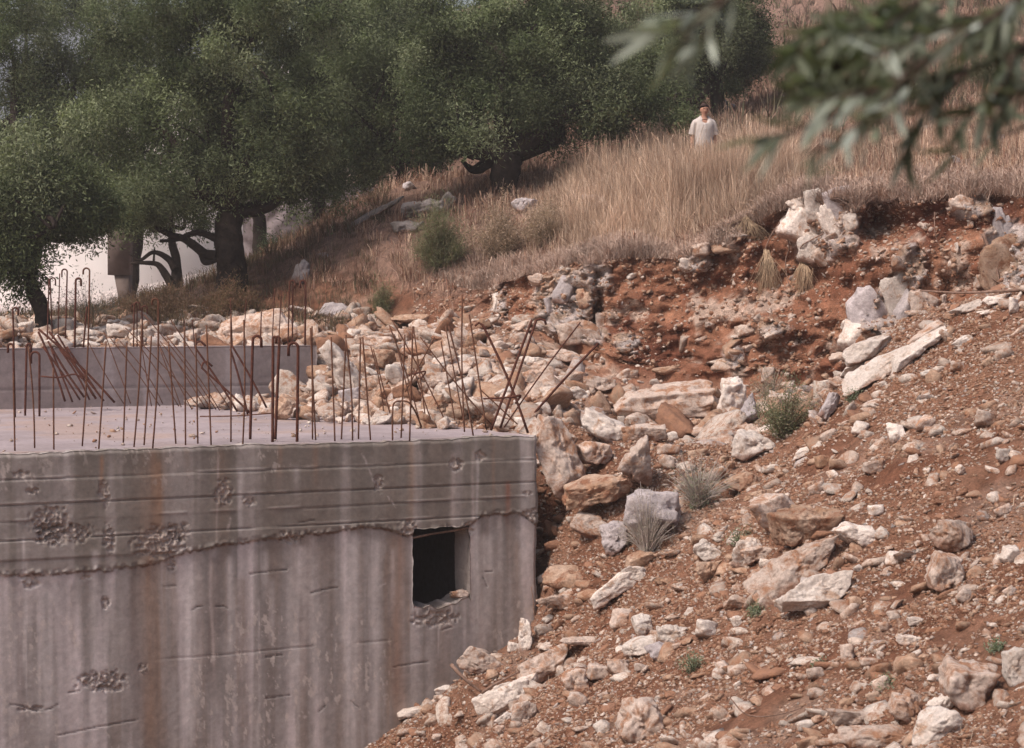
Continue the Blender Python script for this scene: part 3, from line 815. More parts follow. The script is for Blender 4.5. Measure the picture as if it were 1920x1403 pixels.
# heavy leaning bars near the corner
heavy = [(990, 812, 905, 610, 5, "heavy bar leaning left from the slab corner, its tip hooked"), (920, 808, 998, 600, 0, "heavy bar leaning right, left one of the crossed pair near the corner"), (938, 803, 1006, 601, 0, "heavy bar leaning right with short hook, right one of the crossed pair near the corner"),
         (985, 795, 1124, 645, -3, "heavy bar leaning far right over the rubble beyond the slab corner"), (945, 802, 1090, 605, -3, "thinner bar leaning right behind the heavy bars at the slab corner")]
for k, (u0, v0, u1, v1, bd, lb) in enumerate(heavy):
    b = Pz(u0, v0, -.01); D = b[1]
    pts = bar_path(u0, v0, u1, v1, b, 0, bend=bd)
    pts[:, 1] += np.linspace(0, .35 if k else .1, len(pts))
    if k == 0: pts = np.concatenate([pts, [pts[-1] + [-.05, 0, .03], pts[-1] + [-.10, 0, -.01]]])
    if k == 2: pts = np.concatenate([pts, [pts[-1] + [.05, 0, .02], pts[-1] + [.11, 0, .0], pts[-1] + [.13, 0, -.06]]])
    add_bar("leaning_bar", pts, .010 if k == 4 else .0165, M_RUST, lb, "heavy bars leaning at the slab corner")
# crossing thin bars, right half of the slab
cross = [(840, 800, 735, 600, 3), (925, 800, 788, 632, -4), (800, 800, 775, 612, 0), (735, 790, 700, 655, 0), (720, 780, 695, 650, 4), (790, 805, 730, 610, 4), (855, 800, 827, 640, 0), (870, 795, 835, 610, 0), (975, 800, 900, 730, 0), (812, 800, 775, 690, 0),
         (760, 735, 815, 632, 0), (772, 765, 745, 650, 0)]
cross.sort(key=lambda a: a[0])
for i, (u0, v0, u1, v1, bd) in enumerate(cross):
    b = Pz(u0, max(v0, 790), -.0); b = P(u0, v0, b[1] + .2)
    add_bar("slanting_bar", bar_path(u0, v0, u1, v1, b, 0, bend=bd), .0095, M_RUST2, f"thin slanting rusty bar, {order_word(i)} from the left of those crossing over the slab-side rubble", "slanting bars over the rubble beside the slab")
# leaning bundle at left
bundle = [(195, 752, 100, 640, 2), (215, 755, 72, 617, 6), (180, 748, 92, 622, 3), (150, 750, 80, 650, 2), (122, 753, 72, 622, 3), (136, 754, 96, 655, 0), (168, 750, 112, 655, 4), (192, 750, 125, 650, 0), (158, 745, 90, 640, -3), (175, 742, 108, 628, 0)]
bundle.sort(key=lambda a: a[0])
for i, (u0, v0, u1, v1, bd) in enumerate(bundle):
    b = Pz(u0, max(v0, 768), 0); b = P(u0, v0, b[1] - .3)
    add_bar("bundled_bar", bar_path(u0, v0, u1, v1, b, 0, bend=bd), .016 if i % 3 else .019, M_RUST, f"rusty bar of the bundle leaning left before the rear wall, foot {order_word(i)} from the left", "bundle of bars leaning left before the rear wall")
D = 30.3
add_bar("bundle_tie", spline([P(77, 706, D), P(110, 708, D), P(140, 702, D), P(157, 712, D)], 5), .012, M_RUST, "short rusty cross bar tying the leaning bundle before the rear wall", None)
mid = [(245, 757, 195, 622, 0), (300, 762, 205, 632, 3), (335, 762, 255, 640, 3), (232, 757, 165, 640, -3), (284, 762, 262, 628, 0), (372, 762, 235, 615, 5), (412, 770, 312, 630, 5), (395, 765, 300, 640, 3), (385, 765, 320, 660, 0), (360, 768, 296, 640, -2), (305, 757, 225, 640, 8), (430, 765, 320, 600, 0), (340, 764, 300, 655, 0), (405, 768, 270, 590, 6)]
mid.sort(key=lambda a: a[0])
for i, (u0, v0, u1, v1, bd) in enumerate(mid):
    b = Pz(u0, max(v0, 768), 0); b = P(u0, v0, b[1] - .2)
    add_bar("slanting_rod", bar_path(u0, v0, u1, v1, b, 0, bend=bd), .0085, M_RUST2, f"thin rod slanting left before the rear wall, foot {order_word(i)} from the left", "thin rods slanting before the rear wall")
for k, (u0, v0, u1, v1, lb) in enumerate([(445, 772, 366, 652, "thick slanting bar with a hooked tip, left one before the rear wall"), (470, 776, 378, 690, "lower thick slanting bar with a short hooked tip before the rear wall"),
                             (500, 765, 431, 642, "thick bar slanting left over the rubble at the rear wall"), (465, 780, 432, 655, "thick bar slanting steeply beside the hooked bar with hook opening right")]):
    b = P(u0, v0, 29.0)
    pts = bar_path(u0, v0, u1, v1, b, 0, bend=2)
    if k < 2: pts = np.concatenate([pts, [pts[-1] + [.02, 0, .07], pts[-1] + [.08, 0, .09], pts[-1] + [.15, 0, .02]]])
    add_bar("slanting_bar", pts, .016, M_RUST, lb, "thick slanting bars before the rear wall")
D = 28.3
add_bar("fallen_bar", spline([P(375, 781, D), P(440, 780, D - .1), P(510, 775, D)], 4), .009, M_RUST2, "thin bar lying flat on the slab before the rubble", None)
# row on the rear wall
rear = [(26, 640, 24, 577, 1, .016), (88, 646, 92, 522, 0, .012), (99, 646, 94, 521, 1, .012), (108, 646, 112, 513, 0, .010), (122, 648, 126, 505, -1, .013), (140, 650, 142, 522, 1, .019), (156, 650, 163, 575, 0, .016),
        (250, 652, 252, 567, 1, .013), (257, 652, 257, 570, -1, .011), (268, 652, 266, 574, 1, .013), (296, 652, 296, 562, 0, .009), (345, 652, 346, 600, 0, .009), (365, 652, 361, 600, 0, .009), (488, 655, 490, 585, 0, .011), (540, 655, 543, 526, 1, .013), (548, 655, 549, 532, 0, .013), (572, 657, 573, 526, -1, .018), (456, 652, 462, 560, 0, .009), (510, 652, 515, 540, 0, .009), (522, 652, 528, 545, 0, .009), (436, 652, 432, 560, 0, .009)]
rear.sort(key=lambda a: a[0])
for i, (u0, v0, u1, v1, hk, rd) in enumerate(rear):
    r = ray(u0, v0)[:2]; c = CORNER + (SLAB_DEPTH + .22) * WN; t = np.dot(c, WN) / np.dot(r, WN)
    D = float(r[1] * t); b = P(u0, v0, D); b[2] = RH - .02
    add_bar("starter_bar", bar_path(u0, v0, u1, v1, b, hk, 5, 10), rd, M_RUST, f"rusty starter bar on the rear wall, {order_word(i)} from the left{', hooked tip' if hk else ''}", "starter bars on the rear wall")
# ties hanging from crossing bars
for k, (u, v, D, lb) in enumerate([(780, 700, 25.6, "clot of rusty tie wire where two bars cross above the rubble"), (958, 745, 25.2, "rusty stub tied across the heavy crossed bars at the corner")]):
    v_, f_ = tube(spline([P(u - 38 * k - 14, v + 3, D), P(u, v, D - .02), P(u + 18, v - 3, D), P(u + 8, v + 12, D)], 4), [.012] * 13, 6, .3, k)
    tag(build("tie_wire", v_, f_, M_RUST), lb, "tie wire", "rusty wire ties")

# ------------------------------------------------------------------ rocks
def ico(n):
    bm = bmesh.new(); bmesh.ops.create_icosphere(bm, subdivisions=n, radius=1)
    v = np.array([x.co[:] for x in bm.verts]); f = np.array([[y.index for y in x.verts] for x in bm.faces]); bm.free()
    return v, f
ICO = {k: ico(k) for k in (1, 2, 3, 4, 5, 6)}
ICO[0] = (np.array([[1, 0, 0], [-1, 0, 0], [0, 1, 0], [0, -1, 0], [0, 0, 1], [0, 0, -1]], float), np.array([[4, 0, 2], [4, 2, 1], [4, 1, 3], [4, 3, 0], [5, 2, 0], [5, 1, 2], [5, 3, 1], [5, 0, 3]]))
def rock_shape(seed, sub, ncut=16, rough=.06, asp=None):
    r_ = np.random.default_rng(seed)
    v, f = ICO[sub]
    nn = r_.normal(size=(ncut, 3)); 
    ax = np.array([[1, 0, 0], [-1, 0, 0], [0, 1, 0], [0, -1, 0], [0, 0, 1], [0, 0, -1]], float) + r_.normal(0, .22, (6, 3))
    nn = np.concatenate([nn, ax]); nn /= np.linalg.norm(nn, axis=1)[:, None]
    d = np.concatenate([r_.uniform(.50, 1.0, ncut), r_.uniform(.58, .85, 6)])
    dt = v @ nn.T
    rr = np.where(dt > .05, d[None] / np.maximum(dt, .05), 9)
    # soft minimum so the arrises are slightly worn
    k = 90.0
    rad = -np.log(np.exp(-k * np.minimum(rr, 3)).sum(1)) / k
    p = v * rad[:, None]
    if asp is not None:
        asp = np.array(asp) / (np.prod(asp) ** (1 / 3.)); p = p * asp
        rl = np.linalg.norm(p, axis=1)
        nv = p / asp ** 2; nv /= np.linalg.norm(nv, axis=1)[:, None]
    big = fbm(p * 1.6 + seed * 3.1, 3, seed)
    fine = fbm(p * 6 + seed, 4, seed + 1, .6)
    chips = np.minimum(0, fbm(p * 2.6 + seed, 3, seed + 2) + .10)
    ridge = 1 - 2 * np.abs(fbm(p * 2.4 + seed * 1.7, 3, seed + 6))
    dsp = .14 * big + rough * fine + .55 * chips + .05 * ridge
    if asp is None:
        p = p * (1 + dsp)[:, None]
    else:
        p = p + nv * (dsp * min(asp) * .95)[:, None] + p * (.10 * big)[:, None]
    mn, mx_ = p.min(0), p.max(0)
    p = (p - (mn + mx_) / 2) / ((mx_ - mn) / 2)
    return p, f
RV = {}
def rock_mesh(kind, sub, tone):
    key = (kind, sub, tone)
    if key not in RV:
        p, f = rock_shape(500 + kind, sub, 5 + kind % 7)
        o = build("rock_mesh", p, f, RM[tone])
        RV[key] = o.data
        bpy.data.objects.remove(o)
    return RV[key]
placed = []
def put_rock(u, v, wpx, hpx, ang, tone, label, group, kind, sub=4, own=False, name="rock", cat="rock", dy=.35, depth=None, D=None, push=0.0):
    h = slab_hit(u, v + hpx * dy)
    if h is None and D is None: return None
    D = D or (h[0].y + push)
    c = P(u, v, D)
    sx, sz = wpx / 2 * D / F * 1.06, hpx / 2 * D / F * 1.06
    sy = depth if depth else max(min(sx, sz) * 1.15, .5 * (sx + sz) * .7)
    if own:
        p, f = rock_shape(1000 + int(u) * 7 + int(v), 5 if max(wpx, hpx) < 120 else 6, 6 + int(u) % 7, .075, (sx, sy, sz))
        o = build(name, p, f, RM[tone])
    else:
        o = bpy.data.objects.new(name, rock_mesh(kind, sub, tone)); COL.objects.link(o)
    o.location = [float(x) for x in (c[0], c[1] + sy * (-.12 if own else .25), c[2])]
    o.scale = (float(sx), float(sy), float(sz))
    # roll about the viewing axis for the stone's tilt, plus its own small yaw
    o.rotation_euler = (0, -math.radians(ang), 0)
    tag(o, label, cat, group)
    placed.append((u, v, wpx, hpx))
    return o
T = {'w': "pale cream", 'p': "pinkish", 'o': "ochre-stained", 'g': "blue-grey", 'd': "dark weathered"}
hand = [
 (1047, 856, 72, 164, 21, 'p', "tall pale slab leaning against the right end of the concrete wall"),
 (1130, 802, 84, 50, -20, 'w', "smooth white boulder perched above the dark gap right of the slab corner"),
 (1245, 755, 182, 72, 4, 'p', "biggest flat boulder, ochre top and white edge, below the red bank"),
 (1192, 862, 66, 92, -6, 'p', "upright pinkish block below the holed stone"),
 (1118, 920, 128, 62, 20, 'o', "ochre slab tilted up to the right, beside the foot of the leaning slab"),
 (1208, 812, 82, 34, 4, 'p', "rounded stone with dark drill holes below the biggest flat boulder"),
 (1083, 738, 52, 26, -4, 'w', "white brick-shaped block above the slab corner"),
 (1030, 738, 36, 26, 0, 'w', "small white block crossed by the heavy leaning bar"),
 (1112, 850, 70, 46, -14, 'p', "pinkish rock over the dark hollow beside the leaning slab"),
 (1222, 962, 108, 92, 10, 'g', "blue-grey boulder behind the wispy dry weed"),
 (1412, 836, 78, 56, -10, 'w', "pale angular rock just below the green bush"),
 (1395, 905, 80, 42, -10, 'o', "brown wedge rock with a dark overhang, left of centre of the slope"),
 (1425, 932, 60, 26, 12, 'o', "small brown wedge tucked under the larger brown wedge"),
 (1452, 958, 78, 78, 30, 'p', "pale upright boulder topped with red soil, behind the long tan boulder"),
 (1512, 985, 130, 72, 12, 'o', "large clod-like red-stained boulder right behind the long tan boulder"),
 (1487, 1060, 190, 62, 34, 'p', "long tan boulder slanting up to the right in mid slope"),
 (1528, 1110, 152, 62, 20, 'w', "white boulder lying in front of the long tan boulder"),
 (1602, 1003, 84, 42, -10, 'w', "pale flat block at the upper right end of the long tan boulder"),
 (1397, 1037, 56, 66, -32, 'w', "pale leaning block left of the long tan boulder"),
 (1420, 1040, 60, 34, 8, 'p', "rounded pinkish stone touching the long tan boulder's left flank"),
 (1326, 1034, 52, 46, 8, 'w', "white cube-like stone stacked over an ochre block"),
 (1330, 1072, 50, 40, 2, 'o', "ochre block with a white top edge under the white cube-like stone"),
 (1327, 1183, 46, 38, -8, 'w', "white stone with a pointed top below the ochre block"),
 (1382, 1165, 24, 20, 20, 'w', "little white pointed stone right of the white stone with pointed top"),
 (1772, 1074, 66, 72, -20, 'p', "upright pale boulder with a dark grey foot on the right slope"),
 (1783, 1002, 74, 68, -28, 'p', "knobbly pale boulder above the upright one on the right slope"),
 (1893, 1042, 34, 36, 0, 'w', "round pale stone by the right edge at mid height"),
 (1716, 1166, 30, 20, 4, 'w', "small flat whitish stone above the long flat white stone"),
 (1708, 1200, 60, 22, -3, 'w', "long flat white stone on the lower right slope"),
 (1589, 1226, 26, 38, 6, 'p', "small upright two-tone stone with white foot on open gravel"),
 (1812, 1285, 98, 92, -12, 'p', "big smooth rounded boulder near the lower right corner"),
 (1770, 1315, 60, 34, 36, 'w', "white pointed wedge leaning on the big smooth boulder"),
 (1905, 1250, 46, 76, 0, 'w', "white boulder cut off by the right edge of the picture"),
 (1700, 1327, 62, 52, -8, 'p', "blocky boulder left of the white pointed wedge"),
 (1612, 1345, 124, 34, -2, 'p', "flat pale slab, the upper one of two at the bottom edge"),
 (1640, 1380, 140, 42, 0, 'p', "broad pale slab, the lower one of two at the bottom edge"),
 (1752, 1362, 98, 60, 16, 'w', "ochre-flecked white boulder at the bottom edge right of the two slabs"),
 (1203, 1350, 88, 86, -6, 'p', "pyramid-shaped pinkish boulder at the bottom edge"),
 (1022, 1245, 112, 62, 14, 'p', "large pale boulder at the wall's foot, upper one"),
 (955, 1305, 130, 52, 22, 'w', "long white boulder at the wall's foot below the large pale one"),
 (906, 1240, 92, 46, -16, 'p', "boulder touching the wall with a dry stick in front"),
 (982, 1333, 48, 42, 6, 'p', "square stone below the long white boulder"),
 (945, 1348, 36, 18, 30, 'w', "small flat white stone left of the square stone"),
 (1078, 1275, 48, 48, 10, 'p', "angular stone right of the large pale boulder at the wall's foot"),
 (1122, 1263, 42, 32, 0, 'p', "rounded stone between the wall's foot and the white wedge"),
 (1157, 1252, 42, 34, -15, 'p', "smooth domed stone left below the white wedge"),
 (1205, 1210, 76, 30, 16, 'w', "white wedge stone with ochre face pointing right"),
 (1206, 1173, 36, 48, 22, 'w', "white upright chip above the white wedge stone"),
 (1258, 1192, 58, 38, -6, 'w', "white lump right of the white wedge stone"),
 (1233, 1222, 44, 32, 14, 'g', "grey stone under the white wedge stone"),
 (1157, 1098, 112, 38, 28, 'w', "long white rock slanting up right beside the wall end"),
 (1192, 1075, 60, 26, -10, 'w', "flat white rock at the top end of the long white slanting rock"),
 (1062, 1086, 88, 48, -4, 'o', "ochre rock with a round hollow right of the wall end"),
 (1045, 1132, 76, 34, 6, 'p', "pinkish flat rock under the ochre rock with the hollow"),
 (1200, 1052, 52, 38, 4, 'o', "ochre block at the foot of the wispy dry weed"),
 (1105, 985, 70, 46, -20, 'p', "crumbly pinkish rock in the red soil right of the wall"),
 (1150, 1010, 50, 60, 0, 'g', "small grey rock below the blue-grey boulder"),
 (985, 1192, 26, 64, -4, 'w', "upright white stone jammed against the wall's lower corner"),
 (962, 1215, 22, 20, 0, 'w', "small white stone left of the upright white stone at the corner"),
 (820, 1298, 64, 22, 12, 'w', "flat white stone at the wall's foot over red soil"),
 (782, 1333, 76, 18, 16, 'w', "thin white flat stone at the lowest point of the wall's foot"),
 (1098, 1202, 96, 20, -2, 'p', "thin dark-bellied slab between wall foot and white wedge"),
 (1165, 1160, 46, 36, 10, 'p', "crumbling pinkish block above the thin dark-bellied slab"),
 (1681, 815, 44, 38, -18, 'w', "isolated pale angular block on the upper right slope"),
 (1852, 788, 46, 34, -8, 'p', "pale rough block near the right edge of the upper slope"),
 (1505, 850, 52, 18, 16, 'w', "white flat stone below the green bush, pointing right"),
 (1640, 878, 44, 28, 8, 'p', "pinkish stone on mid slope below the isolated pale block"),
 (1745, 699, 36, 13, 12, 'w', "bright thin flake on the upper slope right of the ledge"),
 (1650, 688, 170, 34, 27, 'w', "long white ledge running up the crest of the near slope"),
 (1718, 656, 130, 30, 36, 'w', "upper white ledge leading on from the long ledge"),
 (1604, 690, 64, 14, 20, 'w', "thin bright slab capping the lower end of the ledge"),
 (1590, 668, 76, 24, 14, 'p', "pinkish slab over a dark notch at the head of the ledge"),
 (1556, 718, 42, 16, 18, 'w', "white spur pointing left below the ledge"),
 (1570, 718, 34, 24, 0, 'p', "rounded stone under the pinkish slab at the ledge"),
 (1556, 762, 26, 52, -30, 'g', "grey-blue blade of rock above the green bush's right side"),
 (1872, 560, 60, 18, 14, 'w', "white rock just under the long stick at the right edge"),
 (1812, 578, 62, 16, 22, 'w', "white rock below the middle of the long stick"),
 (1850, 586, 38, 9, 8, 'w', "narrow white bar-like stone below the long stick"),
 (1902, 575, 20, 34, 0, 'w', "white stone at the right edge below the stick"),
 (1805, 640, 38, 16, 34, 'w', "white flake slanting up on the top of the near slope"),
 (1882, 855, 28, 28, 0, 'w', "rounded white stone by the right edge of the middle slope"),
 (1802, 882, 18, 22, 8, 'w', "small bright egg-shaped stone on the right slope"),
 (1386, 1130, 56, 30, -6, 'p', "pinkish stone under the left tip of the long tan boulder"),
 (1375, 745, 56, 76, -6, 'w', "rough pale crag left of the green bush"),
 (1400, 770, 40, 60, 6, 'g', "greyish crag against the left side of the green bush"),
 (641, 692, 48, 112, 32, 'w', "tall white slab leaning at the right end of the rear wall"),
 (656, 745, 44, 36, 20, 'g', "grey foot stone below the tall white leaning slab"),
 (702, 640, 72, 26, -6, 'p', "flat slab with dark crack above the rubble behind the bars"),
 (710, 672, 66, 38, -12, 'o', "rust-stained boulder under the flat cracked slab"),
 (742, 702, 44, 42, -20, 'w', "white boulder right of the rust-stained one behind the bars"),
 (487, 616, 158, 72, 0, 'p', "big domed ochre boulder behind the rear wall"),
 (425, 630, 40, 22, 0, 'w', "white stone at the left foot of the big ochre boulder"),
 (556, 625, 30, 26, -30, 'w', "whitish stone on the right shoulder of the big ochre boulder"),
 (573, 716, 28, 20, 0, 'w', "white block at the base of the rear wall's right end"),
 (492, 735, 52, 54, -10, 'p', "pinkish rubble block in front of the rear wall"),
 (532, 768, 36, 52, -30, 'o', "ochre wedge on the slab behind the tight bar pair"),
 (556, 776, 56, 20, -4, 'w', "white rock over a dark gap on the slab behind the hooked bar"),
 (447, 755, 20, 30, -18, 'w', "small bright white stone alone on the slab before the rear wall"),
 (708, 789, 56, 18, 4, 'w', "white two-peaked stone on the slab edge of the rubble"),
 (778, 598, 86, 20, -2, 'o', "flat ochre slab with dark underside at the top of the rubble"),
 (820, 715, 70, 50, -8, 'p', "pinkish boulder in the middle of the rubble behind the slanting bars"),
 (862, 735, 60, 46, 12, 'w', "pale boulder in the rubble left of the crossed heavy bars"),
 (815, 760, 50, 40, 0, 'o', "ochre boulder at the slab edge behind the slanting bars"),
 (862, 690, 54, 24, 8, 'p', "flat pinkish stone high in the rubble behind the bars"),
 (1000, 680, 62, 22, -6, 'w', "pale flat stone behind the tops of the heavy bars"),
 (1055, 668, 74, 26, -8, 'p', "broad pinkish slab at the foot of the red bank behind the long leaning bar"),
 (950, 800, 46, 26, -20, 'w', "white stone on the slab between the heavy bars"),
 (1000, 710, 44, 32, 6, 'p', "block just right of the crossed heavy bars"),
 (1122, 722, 60, 34, -14, 'p', "sloping pinkish stone right of the white brick-shaped block"),
 (1340, 745, 40, 40, 0, 'o', "stone at the right end of the biggest flat boulder"),
 (40, 618, 44, 26, 10, 'w', "pale rubble stone behind the rear wall at the left edge"),
 (222, 622, 46, 30, 0, 'w', "domed white stone behind the rear wall, left of the hook cluster"),
 (158, 628, 60, 24, -6, 'w', "low white stone behind the rear wall beside the thick starter bar"),
 (118, 612, 40, 28, 0, 'w', "pale stone below the curved trunk behind the rear wall"),
 (1118, 386, 52, 42, 0, 'p', "lone pale boulder in the tall dry grass"),
 (985, 386, 52, 30, -8, 'g', "blue-grey boulder by the foot of the central olive trunk"),
 (566, 512, 32, 46, -30, 'g', "rounded grey rock at the left rim of the dry hillside"),
 (606, 480, 20, 14, 0, 'g', "small grey rock right above the rounded grey rock"),
 (662, 372, 28, 24, 0, 'w', "white rock in the shade between the back olive trunks"),
 (700, 402, 130, 14, 29, 'd', "long thin rock ledge running up the shaded hillside"),
 (790, 392, 80, 36, 14, 'd', "dark grey-green outcrop above the green shrub"),
 (765, 425, 60, 26, 10, 'd', "lower dark grey outcrop left of the green shrub"),
 (835, 385, 26, 46, -38, 'd', "narrow grey blade rock at the right of the dark outcrop"),
 (768, 350, 26, 18, 0, 'g', "grey rock beside the trunk at the top of the shaded hillside"),
 (1292, 200, 46, 30, 8, 'g', "grey rock just behind the man's head"),
 (1362, 200, 34, 22, -8, 'g', "lilac-grey rock right of the man"),
 (632, 585, 70, 34, -12, 'g', "grey rock patch on the bank right of the rear starter bars"),
 (1868, 268, 30, 30, 0, 'g', "grey rock on the hilltop at the right edge"),
 (1745, 243, 34, 16, 0, 'w', "flat white rock on the hilltop below the drooping near twig"),
 (1668, 345, 26, 14, 6, 'p', "small pinkish rock on the brow above the bank cave"),
 (1790, 300, 22, 16, -8, 'g', "small grey rock in the short grass of the hilltop"),
 (1555, 60, 44, 26, 12, 'p', "pinkish rock far up the hillside beside the rightmost olive crown"),
 (1490, 110, 36, 22, -8, 'p', "lower pinkish rock far up the hillside beside the olive crown"),
 (1630, 655, 100, 40, 22, 'w', "knobbly white crag at the foot of the bank above the ledge"),
 (1735, 628, 80, 26, 30, 'p', "pinkish slab between the upper ledge and the bank"),
 (1812, 250, 24, 14, 0, 'w', "small white rock on the hilltop left of the grey one"),
]
for i, (u, v, w_, h_, an, tn, lb) in enumerate(hand):
    put_rock(u, v, w_, h_, an, tn, lb, None, i % 14, 4, own=max(w_, h_) > 46, push=-.7 if i == 0 else -.25 if i in (1, 3, 4, 5, 8) else 0)
# stones set in the bank face
bank = [(1533, 388, 40, 44, -10), (1574, 390, 38, 50, 10), (1507, 428, 56, 44, -28), (1556, 424, 20, 54, 24), (1524, 465, 40, 40, -10), (1542, 484, 30, 46, 36), (1597, 416, 22, 22, 30), (1500, 385, 50, 30, 12),
        (1685, 494, 28, 30, 0), (1662, 540, 28, 40, -20), (1690, 566, 40, 66, 20), (1636, 594, 56, 76, 12), (1612, 632, 52, 42, 0), (1732, 573, 36, 38, 0), (1770, 562, 15, 22, 0), (1644, 640, 62, 32, 4),
        (1843, 529, 28, 30, 0), (1802, 382, 46, 34, 10), (1881, 430, 24, 56, 8), (1882, 505, 60, 86, 0), (1060, 545, 46, 56, -10), (930, 572, 16, 48, -4), (1032, 578, 18, 42, 14), (1083, 624, 88, 46, 6), (1290, 497, 34, 26, 0), (1305, 470, 22, 16, 0),
        (1700, 580, 26, 50, -20), (1668, 560, 20, 44, 20), (1425, 600, 24, 26, 30), (1485, 594, 14, 10, 0), (1375, 665, 22, 26, 40), (1010, 525, 40, 26, 8), (1095, 560, 30, 40, 10), (1590, 610, 26, 30, 0), (1820, 420, 12, 18, 10), (1730, 425, 12, 20, 30), (1795, 470, 8, 30, 0), (980, 640, 50, 34, 0), (1130, 610, 26, 50, 6),
        (1185, 520, 22, 16, 0), (1240, 560, 18, 12, 20), (1330, 610, 20, 14, 0), (1210, 470, 30, 16, 0), (1440, 705, 26, 34, 0)]
order = sorted(range(len(bank)), key=lambda i: bank[i][0])
for n_, i in enumerate(order):
    u, v, w_, h_, an = bank[i]
    tn = 'w' if i in (0, 2, 4, 9, 10, 7) else 'g' if i in (1, 11, 18, 20, 22, 26) else ('o' if i in (15, 19, 27, 32) else ('p' if i % 3 else 'w'))
    kk = 1.5 if (1500 < u < 1600 and v < 480) or (1600 < u < 1750 and 540 < v < 650) or u > 1870 else .95
    put_rock(u, v, w_ * kk, h_ * kk, an, tn, f"{T[tn]} stone set in the red bank face, {order_word(n_)} from its left end", "stones set in the red bank face", i % 14, 4, name="embedded_stone", cat="stone", dy=0, depth=.16, push=.0)
# loose stones scattered in zones: (pixel box, how many, size range, tones, group)
def hit_many(n, box, rr):
    out = []
    for _ in range(n):
        out.append((rr.uniform(box[0], box[2]), rr.uniform(box[1], box[3])))
    return out
def inside(u, v, poly):
    c = False; j = len(poly) - 1
    for i in range(len(poly)):
        xi, yi = poly[i]; xj, yj = poly[j]
        if (yi > v) != (yj > v) and u < (xj - xi) * (v - yi) / (yj - yi) + xi: c = not c
        j = i
    return c
Z_RUB = [(470, 770), (560, 690), (600, 620), (760, 600), (900, 600), (1100, 690), (1400, 730), (1400, 830), (1240, 880), (1100, 790), (1000, 800), (700, 790), (560, 790)]
Z_BERM = [(15, 600), (250, 615), (400, 635), (400, 652), (15, 648)]
Z_SLOPE = [(1010, 1000), (1250, 880), (1400, 800), (1560, 760), (1900, 560), (1910, 1400), (720, 1400), (1000, 1240)]
Z_GULLY = [(1200, 700), (1540, 720), (1560, 760), (1400, 860), (1200, 860)]
zones = [(Z_RUB, 70, (20, 46), "wppo", "heaped pale rubble stone between the slab and the red bank", "rubble stones between the slab and the red bank"),
         (Z_BERM, 26, (16, 34), "wwwp", "whitish rubble stone in the low heap behind the rear wall", "stones in the heap behind the rear wall"),
         (Z_SLOPE, 62, (16, 34), "wwpppo", "loose stone lying on the red gravelly slope right of the wall", "loose stones on the red slope")]
rr = random.Random(5)
def overlaps(u, v, s):
    for (a, b, c, d) in placed:
        if abs(u - a) < (c + s) * .36 and abs(v - b) < (d + s) * .36: return True
    return False
used_labels = set()
CUT = (" in ", " over ", " behind", " below", " above", " beside", " under", " leaning", " against", " perched", " by ", " near", " right ", " left ", " at ", " on ", " with ", ",", " of ", " slanting", " running", " leading", " lying", " crossed", " touching", " stacked", " just", " cut", " alone", " capping", " jammed", " pointing", " tilted", " tucked", " topped", " across", " high", " set", " between")
def short(lb):
    e = min([lb.find(c) for c in CUT if lb.find(c) > 0] + [len(lb)])
    return " ".join(lb[:e].split()[:5])
LM = {}
for a in hand:
    LM.setdefault(short(a[6]), []).append(a)
LM = [(k, a[0]) for k, a in LM.items() if len(a) == 1]
def near_label(u, v, s, smin, smax, tn):
    size = "larger" if s > smin + .6 * (smax - smin) else ("mid-sized" if s > smin + .25 * (smax - smin) else "small")
    for k, a in sorted(LM, key=lambda m: (m[1][0] - u) ** 2 + (m[1][1] - v) ** 2):
        du, dv = u - a[0], v - a[1]
        far = "just " if math.hypot(du, dv) < .75 * (a[2] + s) else ""
        hs = "right" if du > 0 else "left"; vs_ = "below" if dv > 0 else "above"
        if abs(du) > 2 * abs(dv): d_ = hs + " of"
        elif abs(dv) > 2 * abs(du): d_ = vs_
        else: d_ = vs_ + " and " + hs + " of"
        l = f"{size} {T[tn]} loose stone {far}{d_} the {k}"
        if l not in used_labels:
            used_labels.add(l); return l
for poly, cnt, (smin, smax), tones, lab, grp in zones:
    us = [p[0] for p in poly]; vs = [p[1] for p in poly]; k = 0; tries = 0
    while k < cnt and tries < 6000:
        tries += 1
        u, v = rr.uniform(min(us), max(us)), rr.uniform(min(vs), max(vs))
        if not inside(u, v, poly): continue
        s = smin + (smax - smin) * rr.random() ** 1.8
        if overlaps(u, v, s): continue
        tn = rr.choice(tones)
        lab_ = near_label(u, v, s, smin, smax, tn)
        if put_rock(u, v, s * rr.uniform(.9, 1.4), s * rr.uniform(.5, .9), rr.uniform(-5, 40) if poly is Z_SLOPE else rr.uniform(-30, 30), tn, lab_, grp, rr.randrange(14), 3, name="loose_stone", cat="stone"):
            k += 1
